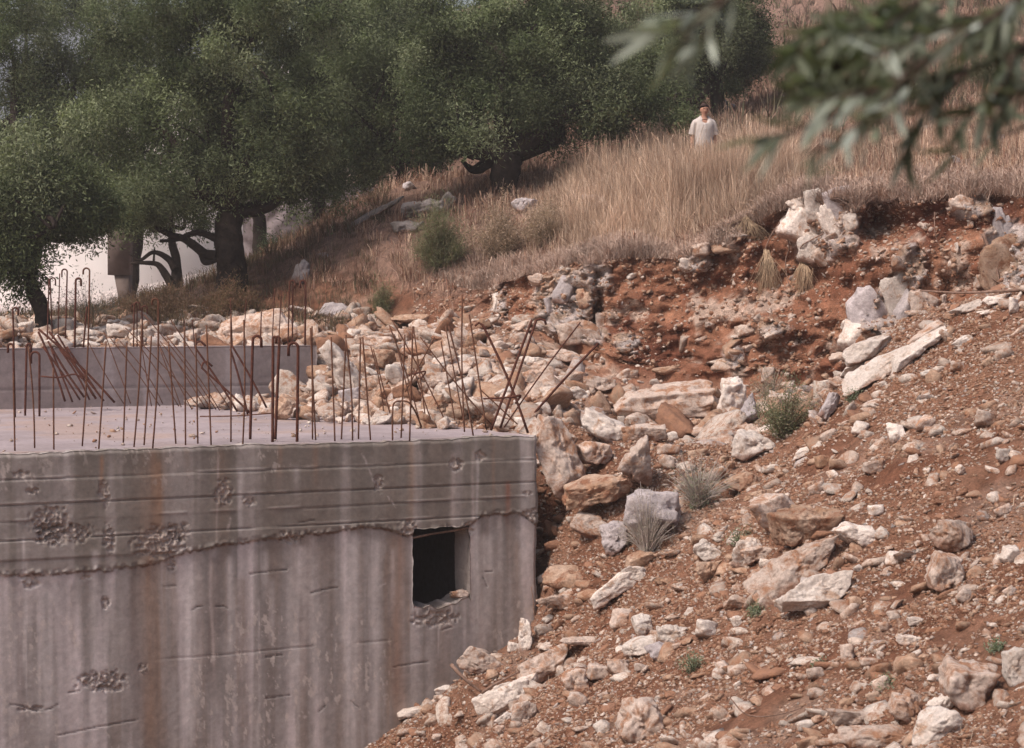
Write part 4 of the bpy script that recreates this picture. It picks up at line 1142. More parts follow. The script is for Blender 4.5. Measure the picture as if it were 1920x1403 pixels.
# smaller stones and gravel: countless, one mesh each
def scatter(name, pts, sizes, cols, label, seed=0, sub=1, flat=.6, nvar=10):
    r_ = np.random.default_rng(seed)
    v0, f0 = ICO[sub]
    shapes = [rock_shape(900 + seed * 20 + k, sub, 5 + k % 4, .05)[0] * np.array([1.25, .9, .75]) if sub > 1 else v0 * (1 + r_.uniform(-.42, .25, (len(v0), 1))) for k in range(nvar)]
    n = len(pts); vv = np.empty((n, len(v0), 3)); 
    pick = r_.integers(0, nvar, n)
    base = np.array(shapes)[pick]
    ax = r_.uniform(.6, 1.35, (n, 3)); ax[:, 2] *= flat
    base = base * ax[:, None, :]
    tl = r_.normal(0, .45, (n, 2)); yaw = r_.uniform(0, 6.28, n)
    cy, sy = np.cos(yaw), np.sin(yaw)
    x = base[..., 0] * cy[:, None] - base[..., 1] * sy[:, None]; y = base[..., 0] * sy[:, None] + base[..., 1] * cy[:, None]; z = base[..., 2]
    ca, sa = np.cos(tl[:, 0]), np.sin(tl[:, 0]); y, z = y * ca[:, None] - z * sa[:, None], y * sa[:, None] + z * ca[:, None]
    ca, sa = np.cos(tl[:, 1]), np.sin(tl[:, 1]); x, z = x * ca[:, None] + z * sa[:, None], -x * sa[:, None] + z * ca[:, None]
    vv = np.stack([x, y, z], -1) * sizes[:, None, None] + pts[:, None, :]
    ff = (f0[None] + (np.arange(n) * len(v0))[:, None, None]).reshape(-1, 3)
    o = build(name, vv.reshape(-1, 3), ff, M_STONE_BITS, None, np.repeat(cols, len(v0), 0), False)
    return tag(o, label, kind="stuff")
def terrain_pts(n, region, seed):
    """random points on the terrain mesh, area weighted, filtered"""
    r_ = np.random.default_rng(seed + 5000)
    fq = quads[region]
    a, b, c, d = (q[fq[:, k]] for k in range(4))
    ar = np.linalg.norm(np.cross(c - a, d - b), axis=1)
    pick = r_.choice(len(fq), n, p=ar / ar.sum())
    s, t = r_.random((n, 1)), r_.random((n, 1))
    p = (a[pick] * (1 - s) + b[pick] * s) * (1 - t) + (d[pick] * (1 - s) + c[pick] * s) * t
    return p
qc = q[quads].mean(1); qs = Sf[quads[:, 0]]
inview = (np.abs(qc[:, 0] / np.maximum(qc[:, 1], 1)) < .32) & (qc[:, 1] > 11)
notb = ~inb[quads[:, 0]] & ~inb[quads[:, 2]]
reg_low = inview & (qs == 0) & notb
reg_rub = reg_low & (qc[:, 1] > 26.5) & (qc[:, 0] < 4.5) & ((qc[:, 0] < .3) | (np.interp(qc[:, 0], cx, cb) - qc[:, 1] > 1.3))
reg_cliff = inview & (qs > 0) & (qs < .93) & (qc[:, 0] > -1.8)
def tones(n, r_, pal, wts):
    c = np.array(pal)[r_.choice(len(pal), n, p=wts)]
    return c * r_.uniform(.75, 1.15, (n, 1))
PAL = [(.66, .57, .515), (.56, .45, .39), (.46, .315, .235), (.32, .175, .12), (.47, .41, .395)]
def gravel(name, n, reg, lo, hi, pw, wts, label, seed, sub=1, patch=0):
    r_ = np.random.default_rng(seed)
    p = terrain_pts(n, reg, seed)
    if patch:
        p = p[fbm(p * 1.1, 3, seed + 5) + r_.normal(0, .12, len(p)) > (patch - .45)]
    s = lo + (hi - lo) * r_.random(len(p)) ** pw
    return scatter(name, p, s, tones(len(p), r_, PAL, wts), label, seed, sub)
gravel("rubble", 2300, reg_rub, .05, .28, 2.1, [.38, .34, .18, .04, .06], "heap of smaller pale broken stones beside the slab", 3, 3)
gravel("slope_stones", 9500, reg_low, .025, .13, 4.5, [.27, .30, .24, .15, .04], "many fist-sized stones strewn on the red slope", 4, 2)
gravel("gravel", 250000, reg_low & (qc[:, 1] < 28), .009, .040, 2.4, [.10, .17, .30, .40, .03], "fine pale and brown gravel on the red slope", 5, 0, .22)
gravel("rubble_gravel", 24000, reg_rub, .012, .055, 2.0, [.16, .26, .30, .25, .03], "gravel between the heaped stones", 6)
gravel("bank_pebbles", 13000, reg_cliff, .008, .06, 4.0, [.16, .26, .30, .26, .02], "pebbles stuck in the red bank face", 7, 1, .22)
gravel("bank_stones", 1700, reg_cliff, .03, .20, 2.0, [.34, .32, .20, .04, .10], "clusters of broken stone set in the red bank face", 8, 3, .80)
# crumbs on the slab
r_ = np.random.default_rng(9); n = 300
sA = np.clip(r_.gamma(1.2, 1.1, n), 0, 8.5); nA_ = r_.uniform(.2, SLAB_DEPTH - .1, n)
sA = r_.uniform(0, 8.5, n) * r_.random(n) ** .4
scatter("slab_crumbs", W(sA, nA_, np.full(n, .01)), .008 + .04 * r_.random(n) ** 3.5, tones(n, r_, PAL, [.45, .3, .15, .05, .05]), "small stone crumbs scattered over the bare slab", 9, 1)
# stones heaped on the slab's right part
n = 900; sA = r_.uniform(.1, 6.2, n); nA_ = 3.0 + .75 * sA + np.abs(r_.normal(0, 1.0, n)); nA_ = r_.uniform(.2, SLAB_DEPTH - .1, n)
def project(p):
    d = p - np.array([0, 0, ZC]); zf = d[:, 1] * CP - d[:, 2] * SP; yu = d[:, 1] * SP + d[:, 2] * CP
    return 960 + F * d[:, 0] / zf, 701.5 - F * yu / zf
pu, pv = project(W(sA, nA_, 0.0))
lim = np.interp(pu, [350, 450, 560, 680, 760, 900, 1000], [764, 770, 788, 794, 799, 804, 814]) + r_.normal(0, 1.5, n)
ok = (pv < lim) & (pu > 350); sA, nA_ = sA[ok], nA_[ok]
scatter("slab_rubble", W(sA, nA_, np.full(len(sA), .05)), .06 + .15 * r_.random(len(sA)) ** 1.5, tones(len(sA), r_, PAL, [.45, .35, .16, .0, .04]), "broken stones spilled over the back of the slab", 10, 3)

# small rock on the window sill
sc_, zc_ = wall_sz(862, 1122, .2)
o = bpy.data.objects.new("sill_stone", rock_mesh(3, 4, 'p')); COL.objects.link(o)
o.location = tuple(float(x) for x in W(s0 + .10, .14, zb0 + .13)); o.scale = (.11, .10, .06); o.rotation_euler = (0, 0, .5)
tag(o, "little pinkish stone sitting on the sill of the wall opening", "stone")

# ------------------------------------------------------------------ grass
def blades(name, base, hgt, wid, lean, cols, label, parent=None, seed=0, mat=None, kind="stuff", droop=.5, ldir=None):
    r_ = np.random.default_rng(seed); n = len(base)
    az = r_.uniform(0, 6.28, n); side = np.stack([np.cos(az), np.sin(az), az * 0], -1)
    la = r_.uniform(0, 6.28, n) if ldir is None else ldir; ld = np.stack([np.cos(la), np.sin(la), la * 0], -1) * (lean * hgt)[:, None]
    up = np.array([0, 0, 1.0])
    w2 = (wid / 2)[:, None]; tipw = np.where(r_.random(n) < .2, 1.3, .2)[:, None]
    p0 = base; p1 = base + up * (hgt * .55)[:, None] + ld * .35; p2 = base + up * (hgt * (1 - droop * lean * .5))[:, None] + ld
    V = np.stack([p0 - side * w2, p0 + side * w2, p1 + side * w2 * .8, p1 - side * w2 * .8, p2 + side * w2 * tipw, p2 - side * w2 * tipw], 1).reshape(-1, 3)
    b = np.arange(n)[:, None] * 6
    Fq = np.concatenate([b + np.array([[0, 1, 2, 3]]), b + np.array([[3, 2, 4, 5]])])
    o = build(name, V, Fq, mat or M_GRASS, parent, np.repeat(cols, 6, 0), False)
    if kind: tag(o, label, kind=kind)
    return o
reg_up = inview & ((qs >= 2) | ((qc[:, 0] < -1.0) & (qs > .25))) & (qc[:, 1] < 62)
def grass_layer(name, n, reg, hlo, hhi, wid, lean, pal, label, seed, dens=None, hmul=None, tuft=0):
    r_ = np.random.default_rng(seed)
    p = terrain_pts(n, reg, seed)
    if dens is not None: p = p[r_.random(len(p)) < dens(p)]
    if tuft:
        nt_ = max(10, len(p) // tuft); ti = r_.integers(0, nt_, len(p)); loose = r_.random(len(p)) < .25
        cen = p[ti]; off_ = r_.normal(0, .075, (len(p), 2)); pc = p.copy()
        pc[:, :2] = cen[:, :2] + off_; pc[:, 2] = cen[:, 2] + .0
        p = np.where(loose[:, None], p, pc)
        th = r_.uniform(.45, 1.25, nt_)[ti]
        ldir = np.where(loose, r_.uniform(0, 6.28, len(p)), np.arctan2(off_[:, 1], off_[:, 0]) + r_.normal(0, .5, len(p)))
        tcol = r_.uniform(.72, 1.22, nt_)[ti]
    else:
        th, ldir, tcol = 1.0, None, 1.0
    k = (.5 + .5 * smooth(-.35, .35, fbm(p * 1.1, 4, seed))) * th
    if hmul is not None: k = k * hmul(p)
    h = np.minimum((hlo + (hhi - hlo) * r_.random(len(p))) * k, 1.2 + .55 * np.exp(-((p[:, 0] - 3.5) / 1.0) ** 2 - ((p[:, 1] - 36.8) / 1.0) ** 2))
    c = np.array(pal)[r_.integers(0, len(pal), len(p))] * r_.uniform(.75, 1.2, (len(p), 1)) * c3((1 + .5 * fbm(p * 1.6, 3, seed + 3)) * tcol)
    return blades(name, p, h, np.full(len(p), wid) * r_.uniform(.6, 1.4, len(p)), np.abs(r_.normal(0, lean, len(p))), c, label, None, seed, ldir=ldir)
STRAW = [(.52, .385, .295), (.44, .30, .22), (.62, .48, .38), (.34, .23, .17), (.52, .365, .265)]
REDG = [(.26, .135, .095), (.20, .11, .08), (.30, .18, .125), (.22, .14, .10)]
def d_tall(p):                       # tall straw on the brow right of the central trunk
    u = p[:, 0] / p[:, 1] * F + 960
    return smooth(880, 1080, u) * (smooth(1540, 1430, u) * smooth(45, 41, p[:, 1]) + .3 * smooth(1450, 1500, u) * smooth(42, 36, p[:, 1])) * (.35 + .65 * smooth(-.3, .2, fbm(p * 1.3, 3, 78)))
def h_tall(p):
    u = p[:, 0] / p[:, 1] * F + 960
    e = (p[:, 1] - np.interp(p[:, 0], cx, cr))
    return (.28 + .72 * smooth(980, 1180, u)) * (.55 + .45 * smooth(1520, 1420, u)) * (.3 + .7 * smooth(.2, 2.2, e)) * (1 + 1.25 * np.exp(-((p[:, 0] - 3.55) / 1.3) ** 2 - ((p[:, 1] - 36.6) / 1.3) ** 2))
def d_mid(p):
    u = p[:, 0] / p[:, 1] * F + 960
    return smooth(480, 600, u) * smooth(62, 50, p[:, 1]) * (.5 + .5 * smooth(-.1, .3, fbm(p * .9, 3, 77)))
grass_layer("tall_dry_grass", 300000, reg_up & (qc[:, 0] > -1.2) & (qc[:, 1] < 46), .45, 1.30, .0050, .45, STRAW, "tall straw-coloured dry grass on the brow around the man", 21, d_tall, h_tall, 45)
grass_layer("short_dry_grass", 280000, reg_up & (qc[:, 1] < 60), .14, .46, .011, .45, STRAW[:2] + REDG[:3] + [(.44, .30, .24)], "short dry reddish grass over the hillside", 22, d_mid, None, 40)
reg_edge = inview & (qs > .885) & (qc[:, 0] > -1.6) & (qc[:, 1] - np.interp(qc[:, 0], cx, cr) < 1.2)
grass_layer("brow_grass", 70000, reg_edge, .10, .38, .008, 1.1, [(.44, .33, .28), (.36, .25, .2), (.5, .38, .32)], "matted dry grass hanging over the lip of the red bank", 23)
reg_left = inview & (qc[:, 1] > 36.5) & (qc[:, 1] < 50) & (qc[:, 0] < -2.6)
grass_layer("undergrowth", 46000, reg_left, .12, .40, .010, .5, [(.13, .085, .055), (.17, .10, .07), (.11, .10, .06), (.20, .12, .08), (.15, .13, .08)], "brown and olive brush below the left olive trees", 24, None, None, 40)
reg_far = inview & (qs >= 2) & (qc[:, 1] > 44) & (qc[:, 1] < 118) & (qc[:, 0] > 2)
grass_layer("far_brush", 90000, reg_far, .25, .9, .03, .5, [(.24, .15, .12), (.19, .13, .10), (.16, .13, .09), (.28, .19, .15), (.13, .12, .08)], "dull dry brush over the far hillside at the upper right", 26, lambda p: .12 + .88 * smooth(-.1, .25, fbm(p * .35, 3, 79)), None, 30)
# scattered dead stalks over slope
grass_layer("dead_stalks", 900, reg_low & (qc[:, 1] < 27), .05, .22, .005, 1.2, [(.42, .33, .26), (.35, .24, .18)], "few dead stalks lying on the red slope", 25)

# ------------------------------------------------------------------ leaves
def leaves(centers, n, lsz, wsz, cols, seed, spread, droop=.3):
    """leaf quads (folded diamonds) gathered round clump centres"""
    r_ = np.random.default_rng(seed)
    k = r_.integers(0, len(centers), n)
    off = r_.normal(0, 1, (n, 3)) * spread[k][:, None] if np.ndim(spread) else r_.normal(0, spread, (n, 3))
    p = centers[k] + off
    d = r_.normal(0, 1, (n, 3)); d[:, 2] -= droop; d += .35 * off / (np.linalg.norm(off, axis=1)[:, None] + 1e-6)
    d /= np.linalg.norm(d, axis=1)[:, None]
    s = np.cross(d, r_.normal(0, 1, (n, 3))); s /= np.linalg.norm(s, axis=1)[:, None] + 1e-9
    L = lsz * r_.uniform(.7, 1.3, n)[:, None]; Wd = wsz * r_.uniform(.7, 1.3, n)[:, None]
    V = np.stack([p, p + d * L * .5 + s * Wd * .5, p + d * L, p + d * L * .5 - s * Wd * .5], 1).reshape(-1, 3)
    Fq = np.arange(n * 4).reshape(-1, 4)
    return V, Fq, k
GREEN = np.array([(.086, .108, .056), (.118, .142, .074), (.160, .188, .106), (.062, .074, .040), (.195, .220, .135)])
def crown(lobes, D, seed, per_m2=3.8, nleaf=52000, lsz=.088, wsz=.026, spread=.175, pal=GREEN, dspan=1.0):
    r_ = np.random.default_rng(seed); cs, sp = [], []
    area = sum(a[2] * a[3] for a in lobes)
    for (u, v, ru, rv, *dd) in lobes:
        Dl = D + (dd[0] if dd else 0)
        c = P(u, v, Dl); a, b = ru * Dl / F, rv * Dl / F; e = (a + b) * .5 * dspan
        n = max(6, int(per_m2 * 3.3 * (a * b + .3 * (a + b) * e)))
        x = r_.normal(0, 1, (n, 3)); x /= np.linalg.norm(x, axis=1)[:, None]
        rad = r_.random(n) ** .45
        x = x * (rad * (1 + .22 * r_.normal(0, 1, n)))[:, None]
        cs.append(c + x * np.array([a, e, b])); sp.append(spread * r_.uniform(.6, 1.5, n))
    cs = np.concatenate(cs); sp = np.concatenate(sp)
    nleaf = int(nleaf * 1.5)
    V, Fq, k = leaves(cs, nleaf, lsz, wsz, None, seed, sp)
    cc = pal[r_.integers(0, len(pal), len(cs))] * r_.uniform(.5, 1.4, (len(cs), 1))
    lc = cc[k] * r_.uniform(.85, 1.15, (nleaf, 1))
    return V, Fq, np.repeat(lc, 4, 0), cs
def limb(a, b, r0, r1, seed, sag=.25, n=8):
    r_ = np.random.default_rng(seed); L = np.linalg.norm(b - a)
    m = mix(a, b, .4) + r_.normal(0, .10, 3) * L; m2 = mix(a, b, .75) + r_.normal(0, .08, 3) * L + np.array([0, 0, sag * L * .2])
    p = spline([a, m, m2, b], n); return tube(p, np.linspace(r0, r1, len(p)), 8, .12, seed)
def olive(label, D, trunk_px, trunk_r, lobes, seed, nleaf=52000, limbs_px=(), group="olive trees on the hillside", pal=GREEN, nlimb=7, **kw):
    base = P(*trunk_px[0], D)
    g = ground(base[0], base[1]) - .08
    o = empty("olive_tree"); tag(o, label, "tree", group)
    mb = MB()
    pts = [np.array([base[0], D, min(g, base[2])])] + [P(u, v, D) for (u, v) in trunk_px]
    if abs(pts[0][2] - pts[1][2]) < .05: pts = pts[1:]
    sp_ = spline(pts, 6)
    rad = np.interp(np.linspace(0, 1, len(sp_)), np.linspace(0, 1, len(trunk_r)), trunk_r)
    mb.add(*tube(sp_, rad, 14, .16, seed))
    V, Fq, C, cs = crown(lobes, D, seed, nleaf=nleaf, pal=pal, **kw)
    r_ = np.random.default_rng(seed + 1)
    top = sp_[-1]
    for j in range(nlimb):
        u, v, ru, rv, *dd = lobes[j % len(lobes)]
        tgt = P(u, v, D + (dd[0] if dd else 0)) + r_.normal(0, .35, 3)
        mb.add(*limb(top, tgt, rad[-1] * .75, .03, seed * 31 + j))
        for _ in range(3):
            s = mix(top, tgt, r_.uniform(.45, .9)); e = cs[r_.integers(len(cs))]
            if np.linalg.norm(e - s) < 2.6: mb.add(*limb(s, e, .035, .012, seed * 57 + j * 5 + _))
    for path, r0, r1 in limbs_px:
        p = spline([P(u, v, D - .1) for (u, v) in path], 6); mb.add(*tube(p, np.linspace(r0, r1, len(p)), 10, .12, seed))
    mb.build("trunk", M_BARK, o)
    build("crown", V, Fq, M_LEAF, o, C, False)
    return o
olive("big olive with a thick dark trunk in front of the white wall, left side", 40, [(434, 560), (432, 500), (428, 450), (432, 400)], [.36, .28, .27, .24],
      [(430, 305, 170, 90), (300, 360, 140, 62, -.5), (250, 210, 150, 130, 1), (430, 130, 190, 120), (430, 0, 200, 80), (555, 240, 120, 120, -.5), (550, 335, 90, 50, .6), (200, 380, 90, 40, .5), (370, 60, 160, 60, 1)], 1, 95000,
      [([(405, 480), (385, 476), (366, 462), (345, 448), (318, 440), (290, 425)], .11, .05), ([(410, 450), (392, 442), (372, 436), (350, 442), (330, 450), (300, 452)], .08, .03), ([(408, 486), (390, 492), (382, 490), (376, 476)], .06, .05)])
olive("small twisted olive with arching bare limbs in front of the white wall", 47, [(338, 556), (332, 520), (330, 485), (322, 455), (322, 425)], [.28, .13, .11, .09, .08],
      [(300, 395, 70, 34), (360, 380, 50, 40), (250, 405, 45, 28)], 2, 13000,
      [([(326, 545), (312, 518), (300, 500), (288, 494), (262, 493), (246, 494)], .10, .03), ([(328, 505), (318, 488), (300, 476), (284, 474), (262, 488), (244, 476)], .09, .025), ([(288, 494), (289, 478), (290, 466)], .03, .02)], nlimb=3)
olive("leftmost olive with a thin curved leaning trunk", 35, [(80, 602), (76, 575), (62, 545), (54, 510), (62, 470), (80, 440)], [.14, .13, .13, .12, .12, .10],
      [(50, 410, 60, 55), (110, 370, 92, 52, .3), (32, 470, 26, 50, -.2), (30, 360, 70, 70, -.4), (155, 395, 52, 28, .8)], 3, 46000, [([(54, 515), (30, 500), (5, 470)], .06, .03)], nlimb=6)
olive("tall olive filling the upper left corner, gap of blue mountain in its crown", 48, [(-40, 620), (0, 480), (60, 350)], [.3, .25, .2],
      [(40, 250, 120, 120), (50, 130, 110, 80), (160, 240, 110, 110, 1), (90, 330, 140, 60), (20, 40, 90, 80), (190, 110, 80, 110, 1), (110, 400, 90, 30)], 4, 80000)
olive("central olive with a short broad trunk in the dry grass", 42, [(946, 385), (944, 350), (950, 320), (958, 290)], [.33, .27, .30, .30],
      [(830, 215, 95, 80), (1000, 195, 150, 75), (880, 110, 160, 105, .6), (1090, 130, 150, 105, .4), (1190, 190, 105, 50), (850, 262, 90, 22, -.4), (1040, 258, 90, 18, .5), (1010, 40, 200, 70, 1)], 5, 105000, nlimb=9)
olive("olive with a slim dark trunk left of the central one", 46, [(752, 345), (756, 300), (762, 250), (750, 200)], [.17, .13, .12, .10],
      [(690, 190, 100, 140), (665, 270, 80, 60), (740, 70, 150, 80), (800, 190, 60, 100, 1), (790, 290, 36, 36), (700, 290, 50, 36)], 6, 62000)
olive("rightmost olive in the row, its crown ending above the man", 50, [(1345, 225), (1345, 190), (1340, 150)], [.22, .18, .16],
      [(1330, 95, 105, 85), (1250, 150, 90, 70), (1385, 70, 60, 70, .5), (1330, 10, 130, 60), (1240, 215, 50, 40, -.5), (1390, 120, 60, 60)], 7, 80000)
back = [(60, 130, 60, 470), (62, 330, 40, 470), (54, 600, 414, 260), (58, 520, 400, 60), (52, 632, 400, 230), (58, 760, 330, 120), (60, 960, 310, 120), (60, 1150, 300, 120), (64, 1330, 200, 60)]
for i, (D, u, vb, vt) in enumerate(back):
    pass
olive("back-row olive whose slim trunk stands left of the two close trunks", 54, [(487, 428), (486, 400), (480, 370), (470, 300)], [.2, .17, .15, .12], [(470, 330, 110, 80), (520, 200, 150, 120), (420, 230, 120, 110), (480, 360, 40, 26)], 11, 42000)
olive("back-row olive, left one of the two close parallel trunks", 50, [(597, 432), (597, 390), (596, 350), (590, 280)], [.18, .16, .15, .12], [(590, 280, 110, 80), (600, 150, 140, 120), (560, 30, 160, 100), (570, 365, 60, 36)], 12, 56000)
olive("back-row olive, right one of the two close parallel trunks", 52, [(629, 420), (630, 380), (634, 340), (645, 270)], [.14, .13, .12, .1], [(660, 270, 90, 70), (690, 130, 130, 120), (690, 20, 160, 90), (690, 335, 60, 26)], 13, 56000)
olive("far olive behind the central crown, mostly hidden", 60, [(840, 300), (850, 200)], [.25, .2], [(850, 200, 130, 120), (900, 80, 140, 90), (1000, 180, 130, 100), (780, 60, 120, 80)], 14, 45000)
olive("far olive between the central and the rightmost crown", 62, [(1150, 270), (1160, 180)], [.25, .2], [(1150, 180, 130, 90), (1180, 70, 150, 90), (1060, 60, 120, 80), (1290, 60, 130, 130)], 15, 60000)
olive("far olive filling behind the thick-trunked tree", 58, [(240, 570), (260, 400)], [.25, .2], [(240, 320, 150, 90), (330, 160, 140, 110), (220, 100, 60, 80), (330, 40, 150, 90), (150, 350, 100, 50), (180, 10, 120, 70), (40, 20, 110, 60)], 16, 70000)

# ------------------------------------------------------------------ shrubs
def shrub(name, label, u, v, wpx, hpx, pal, seed, n=5000, lsz=.05, wsz=.012, cat="shrub", stems=26, D=None, stem_c=(.16, .12, .08), sprd=.09, up=1.0):
    h = slab_hit(u, v + hpx * .45)
    D = D or h[0].y
    c = P(u, v + hpx * .5, D); c[2] = ground(c[0], c[1]) - .03
    o = empty(name); tag(o, label, cat)
    r_ = np.random.default_rng(seed); mb = MB(); cs = []
    W2, H = wpx / 2 * D / F, hpx * D / F
    for k in range(stems):
        a = r_.uniform(0, 6.28); rd = r_.random() ** .6
        tip = c + np.array([math.cos(a) * rd * W2, math.sin(a) * rd * W2 * .8, H * (1 - .45 * rd ** 2) * r_.uniform(.45, 1.12) * up * (1 + .25 * math.sin(a * 2 + seed))])
        m_ = mix(c, tip, .5) + np.array([0, 0, H * .08])
        p = spline([c + r_.normal(0, .03, 3) * [1, 1, 0], m_, tip], 4); mb.add(*tube(p, np.linspace(.007, .002, len(p)), 5), c=stem_c)
        for t in np.linspace(.25, 1, 7): cs.append(mix(mix(c, m_, t), mix(m_, tip, t), t))
    mb.build("stem", M_GRASS, o)
    cs = np.array(cs); V, Fq, k = leaves(cs, n, lsz, wsz, None, seed, sprd, -.6)
    pal = np.array(pal); cc = pal[r_.integers(0, len(pal), n)] * r_.uniform(.7, 1.3, (n, 1))
    build("foliage", V, Fq, M_BUSH, o, np.repeat(cc, 4, 0), False)
    return o
G1 = [(.13, .15, .08), (.17, .18, .10), (.21, .21, .13), (.24, .20, .13)]
G2 = [(.13, .15, .10), (.18, .19, .13), (.24, .21, .16)]
G3 = [(.36, .27, .21), (.45, .34, .27), (.30, .22, .17)]
GD = [(.05, .07, .04), (.08, .10, .06)]
shrub("green_shrub", "broom-like green shrub on the hillside below the dark outcrop", 822, 450, 110, 130, G1, 31, 9000, .14, .008, stems=60, sprd=.08)
shrub("green_shrub", "small upright green shrub above the rubble", 716, 560, 46, 76, G1, 32, 2600, .09, .008, stems=24, sprd=.05)
shrub("green_shrub", "dark green bush behind the hero trunk on the hillside rim", 515, 440, 60, 70, GD, 33, 7000, .07, .02, D=47)
shrub("green_bush", "low green bush in the gully at the foot of the red bank", 1470, 775, 118, 96, G1 + [(.2, .22, .14), (.3, .25, .18)], 34, 6500, .035, .010, stems=60, sprd=.055)
shrub("dry_bush", "pale twiggy dry bush at the left foot of the tall grass", 935, 440, 130, 110, G3, 35, 14000, .05, .010, stems=60, sprd=.08)
shrub("dry_bush", "pale dry bush right of the first, among the grass", 1030, 420, 110, 80, G3, 36, 9000, .05, .010, stems=40, sprd=.08)
shrub("green_shrub", "dull green shrub far up the hillside right of the olive crown", 1500, 165, 90, 70, [(.13, .12, .07), (.17, .14, .09)], 44, 7000, .09, .016)
shrub("green_shrub", "small olive-green shrub on the far hillside at the top edge", 1600, 90, 80, 60, [(.14, .14, .08), (.18, .17, .11)], 47, 6000, .10, .02)
shrub("green_shrub", "broad olive-green shrub on the hillside behind the near branches", 1730, 170, 130, 70, [(.13, .13, .08), (.17, .16, .10)], 48, 9000, .08, .016)
shrub("green_shrub", "olive-green shrub on the hillside near the upper right corner", 1860, 130, 100, 70, [(.14, .14, .09), (.19, .17, .11)], 49, 8000, .08, .016)
shrub("dry_bush", "brownish dry bush on the hilltop behind the drooping near twigs", 1640, 215, 110, 50, G3[:2] + [(.2, .17, .11)], 45, 7000, .07, .012)
shrub("dry_bush", "small grey-green bush on the brow above the white bank stones", 1545, 335, 60, 44, [(.22, .2, .14), (.28, .22, .16)], 46, 2600, .05, .010)
shrub("dry_weed", "wispy grey dry weed in front of the blue-grey boulder", 1215, 985, 130, 130, [(.40, .34, .30), (.30, .28, .24)], 37, 1600, .06, .005, stems=120, sprd=.05, stem_c=(.42, .36, .33))
shrub("dry_weed", "wispy grey weed above the slope between the boulders", 1310, 905, 150, 100, [(.36, .32, .28), (.25, .27, .2)], 38, 1800, .06, .005, stems=130, sprd=.05, stem_c=(.40, .34, .31))
shrub("dry_weed", "thin dry weed left of the green bush under the bank", 1445, 725, 90, 60, [(.36, .30, .25), (.25, .25, .17)], 39, 1500, .05, .006, stems=40, sprd=.05, stem_c=(.36, .28, .24))
for k, (u, v, w_, h_, lb) in enumerate([(1385, 1005, 50, 34, "small grey-green plant between the blocks left of the long tan boulder"), (1418, 1142, 26, 18, "tiny green plant under the tip of the long tan boulder"), (1300, 1240, 60, 34, "spreading grey-green plant on the gravel left of the open slope"),
                                   (1665, 1278, 44, 14, "flat green plant on the gravel above the blocky boulder"), (1870, 1210, 22, 16, "tiny green plant by the right edge above the big smooth boulder"), (1537, 1250, 18, 12, "tiny grey-green sprig on the open gravel"),
                                   (1310, 940, 40, 24, "grey-green sprig at the foot of the wispy weed"), (1600, 740, 50, 22, "grey-green plant tucked under the long ledge"), (1480, 530 + 0, 40, 60, None)]):
    if lb: shrub("small_plant", lb, u, v, w_, h_, [(.24, .28, .20), (.26, .29, .21), (.15, .19, .11)], 60 + k, 500, .030, .010, cat="plant", stems=14, sprd=.03)
# dark brushwood between the left trunks and hillside brush
shrub("brown_bush", "round brown thorn bush behind the rear wall, left of the thick trunk", 300, 590, 180, 60, [(.12, .075, .05), (.16, .10, .07)], 71, 12000, .05, .012, D=38.5, stems=60, sprd=.09)
shrub("brown_bush", "reddish brown brush at the foot of the thick olive trunk", 430, 575, 140, 60, [(.18, .10, .07), (.22, .13, .09), (.14, .11, .06)], 72, 12000, .06, .010, D=39, stems=60, sprd=.09)
# bare spindly weed before the white wall
shrub("bare_weed", "spindly dark weed silhouetted against the white wall by the left bars", 165, 590, 150, 90, [(.08, .08, .07), (.12, .11, .10)], 73, 1100, .05, .014, D=39, stems=26, sprd=.10, stem_c=(.09, .08, .07))

# hanging roots and straw tufts on the bank
def hanging(label, u, v, wpx, hpx, n, seed, cat="grass tuft"):
    h = slab_hit(u, v); D = (h[0].y if h else 32) - .12
    r_ = np.random.default_rng(seed); mb = MB(); c = P(u, v - hpx / 2, D); H = hpx * D / F; W2 = wpx / 2 * D / F
    for k in range(n):
        e = c + np.array([r_.normal(0, .75) * W2, -r_.random() * .15, -H * r_.uniform(.5, 1.05)])
        m_ = mix(c, e, .45) + np.array([r_.normal(0, .22) * W2, -.10, H * .03])
        p = spline([c + r_.normal(0, .02, 3), m_, e], 4); v_, f_ = tube(p, np.linspace(.005, .002, len(p)), 3, cap=False); mb.add(v_, f_, np.array([.50, .37, .26]) * r_.uniform(.7, 1.2))
    return tag(mb.build("hanging_tuft", M_GRASS), label, cat, "straw tufts hanging on the red bank")
hanging("straw tuft hanging on the red bank, left and longer one", 1437, 522, 44, 100, 150, 1)
hanging("straw tuft hanging on the red bank, right and denser one", 1505, 525, 36, 72, 170, 2)
hanging("thin mat of roots under the overhang left of the straw tufts", 1400, 440, 80, 60, 60, 3)
def root(label, pts, r0, seed):
    P3 = []
    for (u, v) in pts:
        h = slab_hit(u, v); P3.append(np.array(h[0]) + np.array([0, -.10, 0]))
    P3 = np.array(P3); P3[:, 1] = P3[:, 1] * .4 + P3[:, 1].mean() * .6 - .12
    p = spline(P3, 6); v_, f_ = tube(p, np.linspace(r0, r0 * .4, len(p)), 6, .15, seed)
    tag(build("root", v_, f_, M_WOOD), label, "root", "bare roots hanging on the red bank")
root("bent pale root curling down from the overhang beside the tufts", [(1470, 405), (1455, 425), (1440, 445), (1430, 470)], .022, 1)
root("long thin root hanging right of the left tuft", [(1470, 440), (1476, 465), (1468, 490), (1472, 520), (1482, 545)], .013, 2)
root("thin root arching over the right straw tuft", [(1545, 438), (1520, 450), (1500, 462), (1492, 480), (1500, 495)], .013, 3)
root("thin root below the dark cave", [(1742, 400), (1748, 440), (1760, 470), (1766, 490)], .008, 4)
